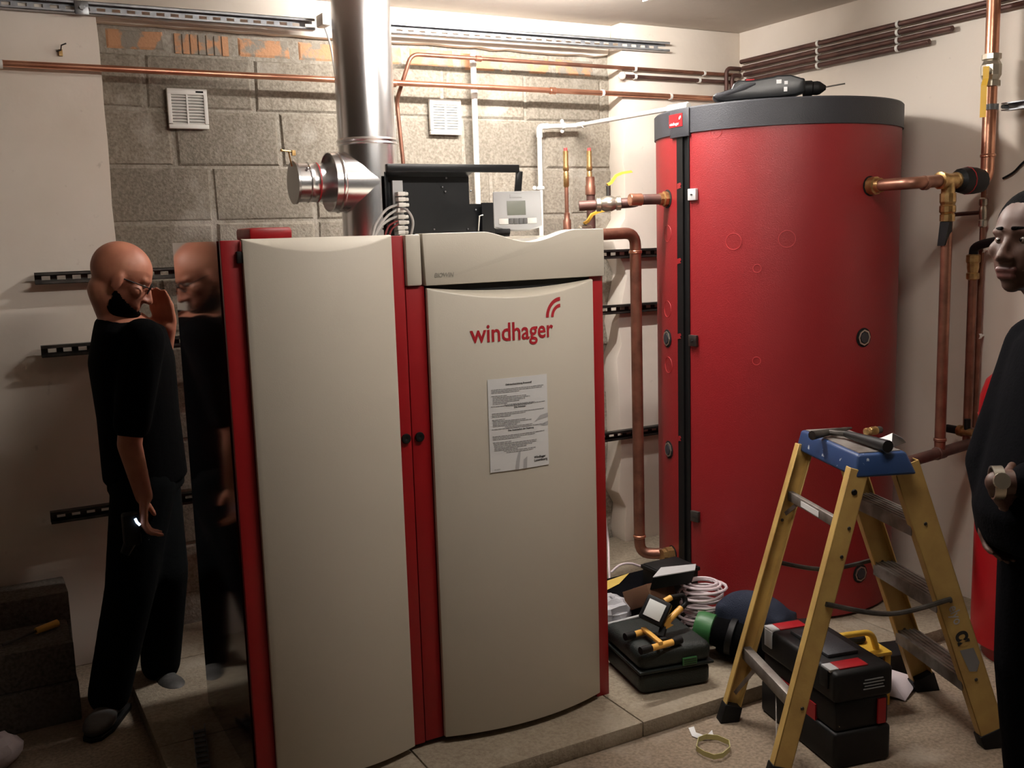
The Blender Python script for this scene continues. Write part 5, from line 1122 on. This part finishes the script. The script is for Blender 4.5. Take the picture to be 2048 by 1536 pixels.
# keep only scalp: cut below the hairline
bm_ = MB(); Ri = Rh.inverted(); keep = []
for f__ in hb_.f:
    c_ = sum((Ri@(hb_.v[i]-hc) for i in f__), V((0, 0, 0)))/len(f__)
    if c_.z > (.066 if c_.y > .03 else (.0 if abs(c_.y) < .03 else -.03)) : keep.append(f__)
bm_.v = hb_.v; bm_.f = keep; bm_.build('hair', M_hair, p2, solid=.006)
MB().cap(hc+Rh@V((-.046, .060, .034)), .0045, hc+Rh@V((-.014, .0835, .036)), .004).build('eyebrow', M_hair, p2); MB().cap(hc+Rh@V((.046, .060, .034)), .0045, hc+Rh@V((.014, .0835, .036)), .004).build('eyebrow', M_hair, p2)
ya = math.atan2(r2.y, r2.x)
j = MB(); j.loft([(pc+f2*.035+Z3*.775, .195, .165, ya), (pc+f2*.045+Z3*.86, .20, .175, ya), (pc+f2*.03+Z3*1.0, .19, .155, ya), (pc+f2*.01+Z3*1.15, .195, .130, ya), (pc+Z3*1.25, .185, .108, ya), (pc+Z3*1.315, .085, .072, ya)], 28)
for sh, el, wr in ((shR, elR, wrR), (shL, elL, wrL)): j.cap(sh, .072, el, .060); j.cap(el, .060, L(el, wr, .78), .046)
j.build('jacket', M_navy, p2, voxel=.009, sm=6)
c = MB(); c.lathe([(.066, 0), (.072, .01), (.064, .045), (.060, .045), (.066, .01)], pc+Z3*1.292+f2*.004, Z3+f2*.25, 20, closed=False); c.build('shirt_collar', M_shirt, p2)
MB().add([pc+f2*.075+r2*.02+Z3*1.335, pc+f2*.105+r2*.055+Z3*1.29, pc+f2*.12+r2*.02+Z3*1.265, pc+f2*.09-r2*.01+Z3*1.31], [(0, 1, 2, 3)]).build('collar_tip', M_shirt, p2, solid=.004)
c = MB()
for k in (-1, 1):
    hp_ = pc+r2*k*.085+Z3*.80; kn = pc+r2*k*.10+f2*.02+Z3*.44; an = pc+r2*k*.11-f2*.02+Z3*.10
    c.cap(hp_, .105, kn, .078); c.cap(kn, .078, an, .066); shoe(p2, V((an.x, an.y, 0))+f2*.01, f2, M_boot)
c.build('trousers', M_navy, p2, voxel=.010, sm=5)
# printed mark on the jacket front and the watch
q = aY(2018, 742, 1.40); fm = V((-.80, -.50, 0)).normalized(); rm = Z3.cross(fm)
chest = pc+f2*.135+Z3*1.185
text_mesh('jacket_print', 'cov', lambda x, y: V((aY(2006+x*2200*.45, 755-y*1200, 1.40).x, 1.36+.0, 0))*0+chest-r2*(-.0)+fm*.012-rm*(-x)*1.0+Z3*y, M_shirt, p2, size=.045, xs=.8, bold=.001)
MB().lathe([(.033, -.011), (.037, -.011), (.037, .011), (.033, .011)], wrL+(pc+f2*.07+Z3*.82-wrL).normalized()*.0, wrL-elL, 20, closed=True).build('watch_strap', M_nickel, p2, 'shiny metal watch'); 
MB().lathe([(.018, 0), (.018, .007), (0, .008)], wrL+V((-.6, -.7, .3)).normalized()*.034, V((-.4, -.7, .3)), 18).build('watch_face', M_nickel, p2)

# bald worker stooping in the left corner
p1 = thing('person', 'bald person in a black T-shirt stooping in the dim corner left of the boiler', 'person', (.42, 3.45, 0))
hc = V((.462, 3.43, 1.437)); f1 = V((.97, -.22, 0)).normalized(); r1 = V((f1.y, -f1.x, 0)); Rh = yawm(f1) @ Matrix.Rotation(math.radians(-28), 3, 'X')
b = MB(); head(b, hc, Rh, 1.02); ne = V((.445, 3.465, 1.325)); b.cap(hc+Rh@V((0, -.03, -.05)), .056, ne, .062)
ch = V((.48, 3.48, 1.175)); pv = V((.495, 3.50, .80)); ya = math.atan2(r1.y, r1.x)
b.loft([(pv, .15, .105, ya), (L(pv, ch, .5), .14, .10, ya), (ch, .17, .11, ya), (ch+V((0, -.005, .10)), .16, .095, ya), (ne, .07, .06, ya)])
sR = ch+r1*.155+Z3*.075+f1*.05; eR = V((.425, 3.29, .93)); wR = V((.450, 3.255, .765)); sL = ch-r1*.165+Z3*.075; eL = V((.57, 3.66, 1.02)); wL = V((.605, 3.50, 1.27))
b.cap(sR, .046, eR, .038); b.cap(eR, .038, wR, .027); b.cap(sL, .046, eL, .038); b.cap(eL, .038, wL, .027)
hand(b, wR, V((-.1, -.05, -1)), V((.9, -.2, 0)), 1, .8, 1); hand(b, wL, V((-.25, -.2, 1)), V((-.4, -.9, .0)), 1, .35, 1)
kR = V((.40, 3.37, .44)); aR = V((.31, 3.40, .09)); kL = V((.52, 3.45, .45)); aL = V((.50, 3.56, .09))
for k, kn, an in ((1, kR, aR), (-1, kL, aL)): b.cap(pv+r1*k*.09-Z3*.02, .085, kn, .054); b.cap(kn, .054, an, .037)
b.build('body', M_skinlight, p1, voxel=.0055, sm=5); face_parts(p1, hc, Rh, 1.02, False)
bd = MB().sphere(hc+Rh@V((0, .034, -.060)), (.063, .064, .060), 72, 54, Rh); Ri = Rh.inverted()
def loc_c(f__): return sum((Ri@(bd.v[i]-hc) for i in f__), V((0, 0, 0)))/len(f__)
bd.f = [f__ for f__ in bd.f if loc_c(f__).z < -.034-.45*max(loc_c(f__).y, 0) and loc_c(f__).y > .0]
bd.build('beard', M_hair, p1, 'short dark beard', solid=.005)
gl = MB(); 
for k in (-1, 1): gl.tube([hc+Rh@V((k*.031+.022*math.cos(a_), .090, .010+.016*math.sin(a_))) for a_ in [2*math.pi*i/16 for i in range(16)]], .0022, 6, closed=True); gl.cyl(hc+Rh@V((k*.053, .088, .014)), hc+Rh@V((k*.078, .0, .010)), .002, n=6)
gl.cyl(hc+Rh@V((-.009, .092, .012)), hc+Rh@V((.009, .092, .012)), .002, n=6); gl.build('glasses', M_black, p1)
j = MB(); j.loft([(pv-Z3*.03, .185, .135, ya), (L(pv, ch, .5), .175, .130, ya), (ch, .195, .135, ya), (ch+V((0, -.005, .10)), .18, .112, ya), (ne-Z3*.01, .078, .068, ya)], 28)
j.cap(sR, .070, L(sR, eR, .8), .058); j.cap(sL, .070, L(sL, eL, .8), .058); j.build('tshirt', M_blackcloth, p1, voxel=.009, sm=6)
c = MB(); c.loft([(pv-Z3*.06, .17, .125, ya), (pv+Z3*.03, .165, .12, ya)], 24)
for k, kn, an in ((1, kR, aR), (-1, kL, aL)): c.cap(pv+r1*k*.09-Z3*.03, .105, kn, .080); c.cap(kn, .080, an, .068)
c.build('trousers', M_trouser, p1, voxel=.010, sm=5)
shoe(p1, V((aR.x, aR.y, 0)), (-.45, -.8), M_boot); shoe(p1, V((aL.x, aL.y, 0)), (.2, -1), M_boot)
dv_ = thing('cordless_tool', 'dark hand tool with a small lit lamp held by the bald person', 'tool', (.40, 3.24, .66))
MB().box((.402, 3.235, .675), (.05, .05, .10)).build('tool_body', M_black, dv_, bevel=.008); MB().cyl((.40, 3.235, .64), (.375, 3.225, .60), .02, .014, n=14).build('nose', M_black, dv_)
MB().tube([(.412, 3.206, .712), (.416, 3.204, .70), (.424, 3.204, .69)], .004, 8).build('lit_lamp', M_led, dv_)

# ------------------------------------------------------------------ small pieces belong to the part they sit on
NEST = {'lettering': 'burner_door', 'model_lettering': 'header_panel', 'hinge': 'hopper_door', 'pointer': 'thermometer', 'pointer_hub': 'thermometer', 'button': 'front_plate', 'display': 'front_plate', 'upper_tab': 'front_plate',
        'badge_lettering': 'badge', 'latch_rib': 'latch', 'terminal_plug': 'terminal_strip', 'lamp_glass': 'lamp_housing', 'cooling_fin': 'lamp_housing', 'iris': 'eye', 'watch_face': 'watch_strap', 'label_stripe': 'label',
        'port_ring': 'port_hole', 'port_plug': 'port_hole', 'gasket': 'inspection_pipe', 'end_cap': 'inspection_pipe', 'jacket_print': 'jacket', 'collar_tip': 'shirt_collar', 'printed_lines': 'page', 'print': 'page', 'printed_swoosh': 'page', 'bead': 'branch', 'cap_tray': 'top_cap'}
for t in [o for o in sc.objects if o.parent is None]:
    last = {}
    for c in [o for o in sc.objects if o.parent is t and o.type == 'MESH']:
        k = c.name.split('.')[0]; tgt = NEST.get(k)
        if k == 'logo_arc': tgt = 'badge' if 'badge' in last else 'burner_door'
        if tgt and tgt in last: c.parent = last[tgt]
        else: last[k] = c
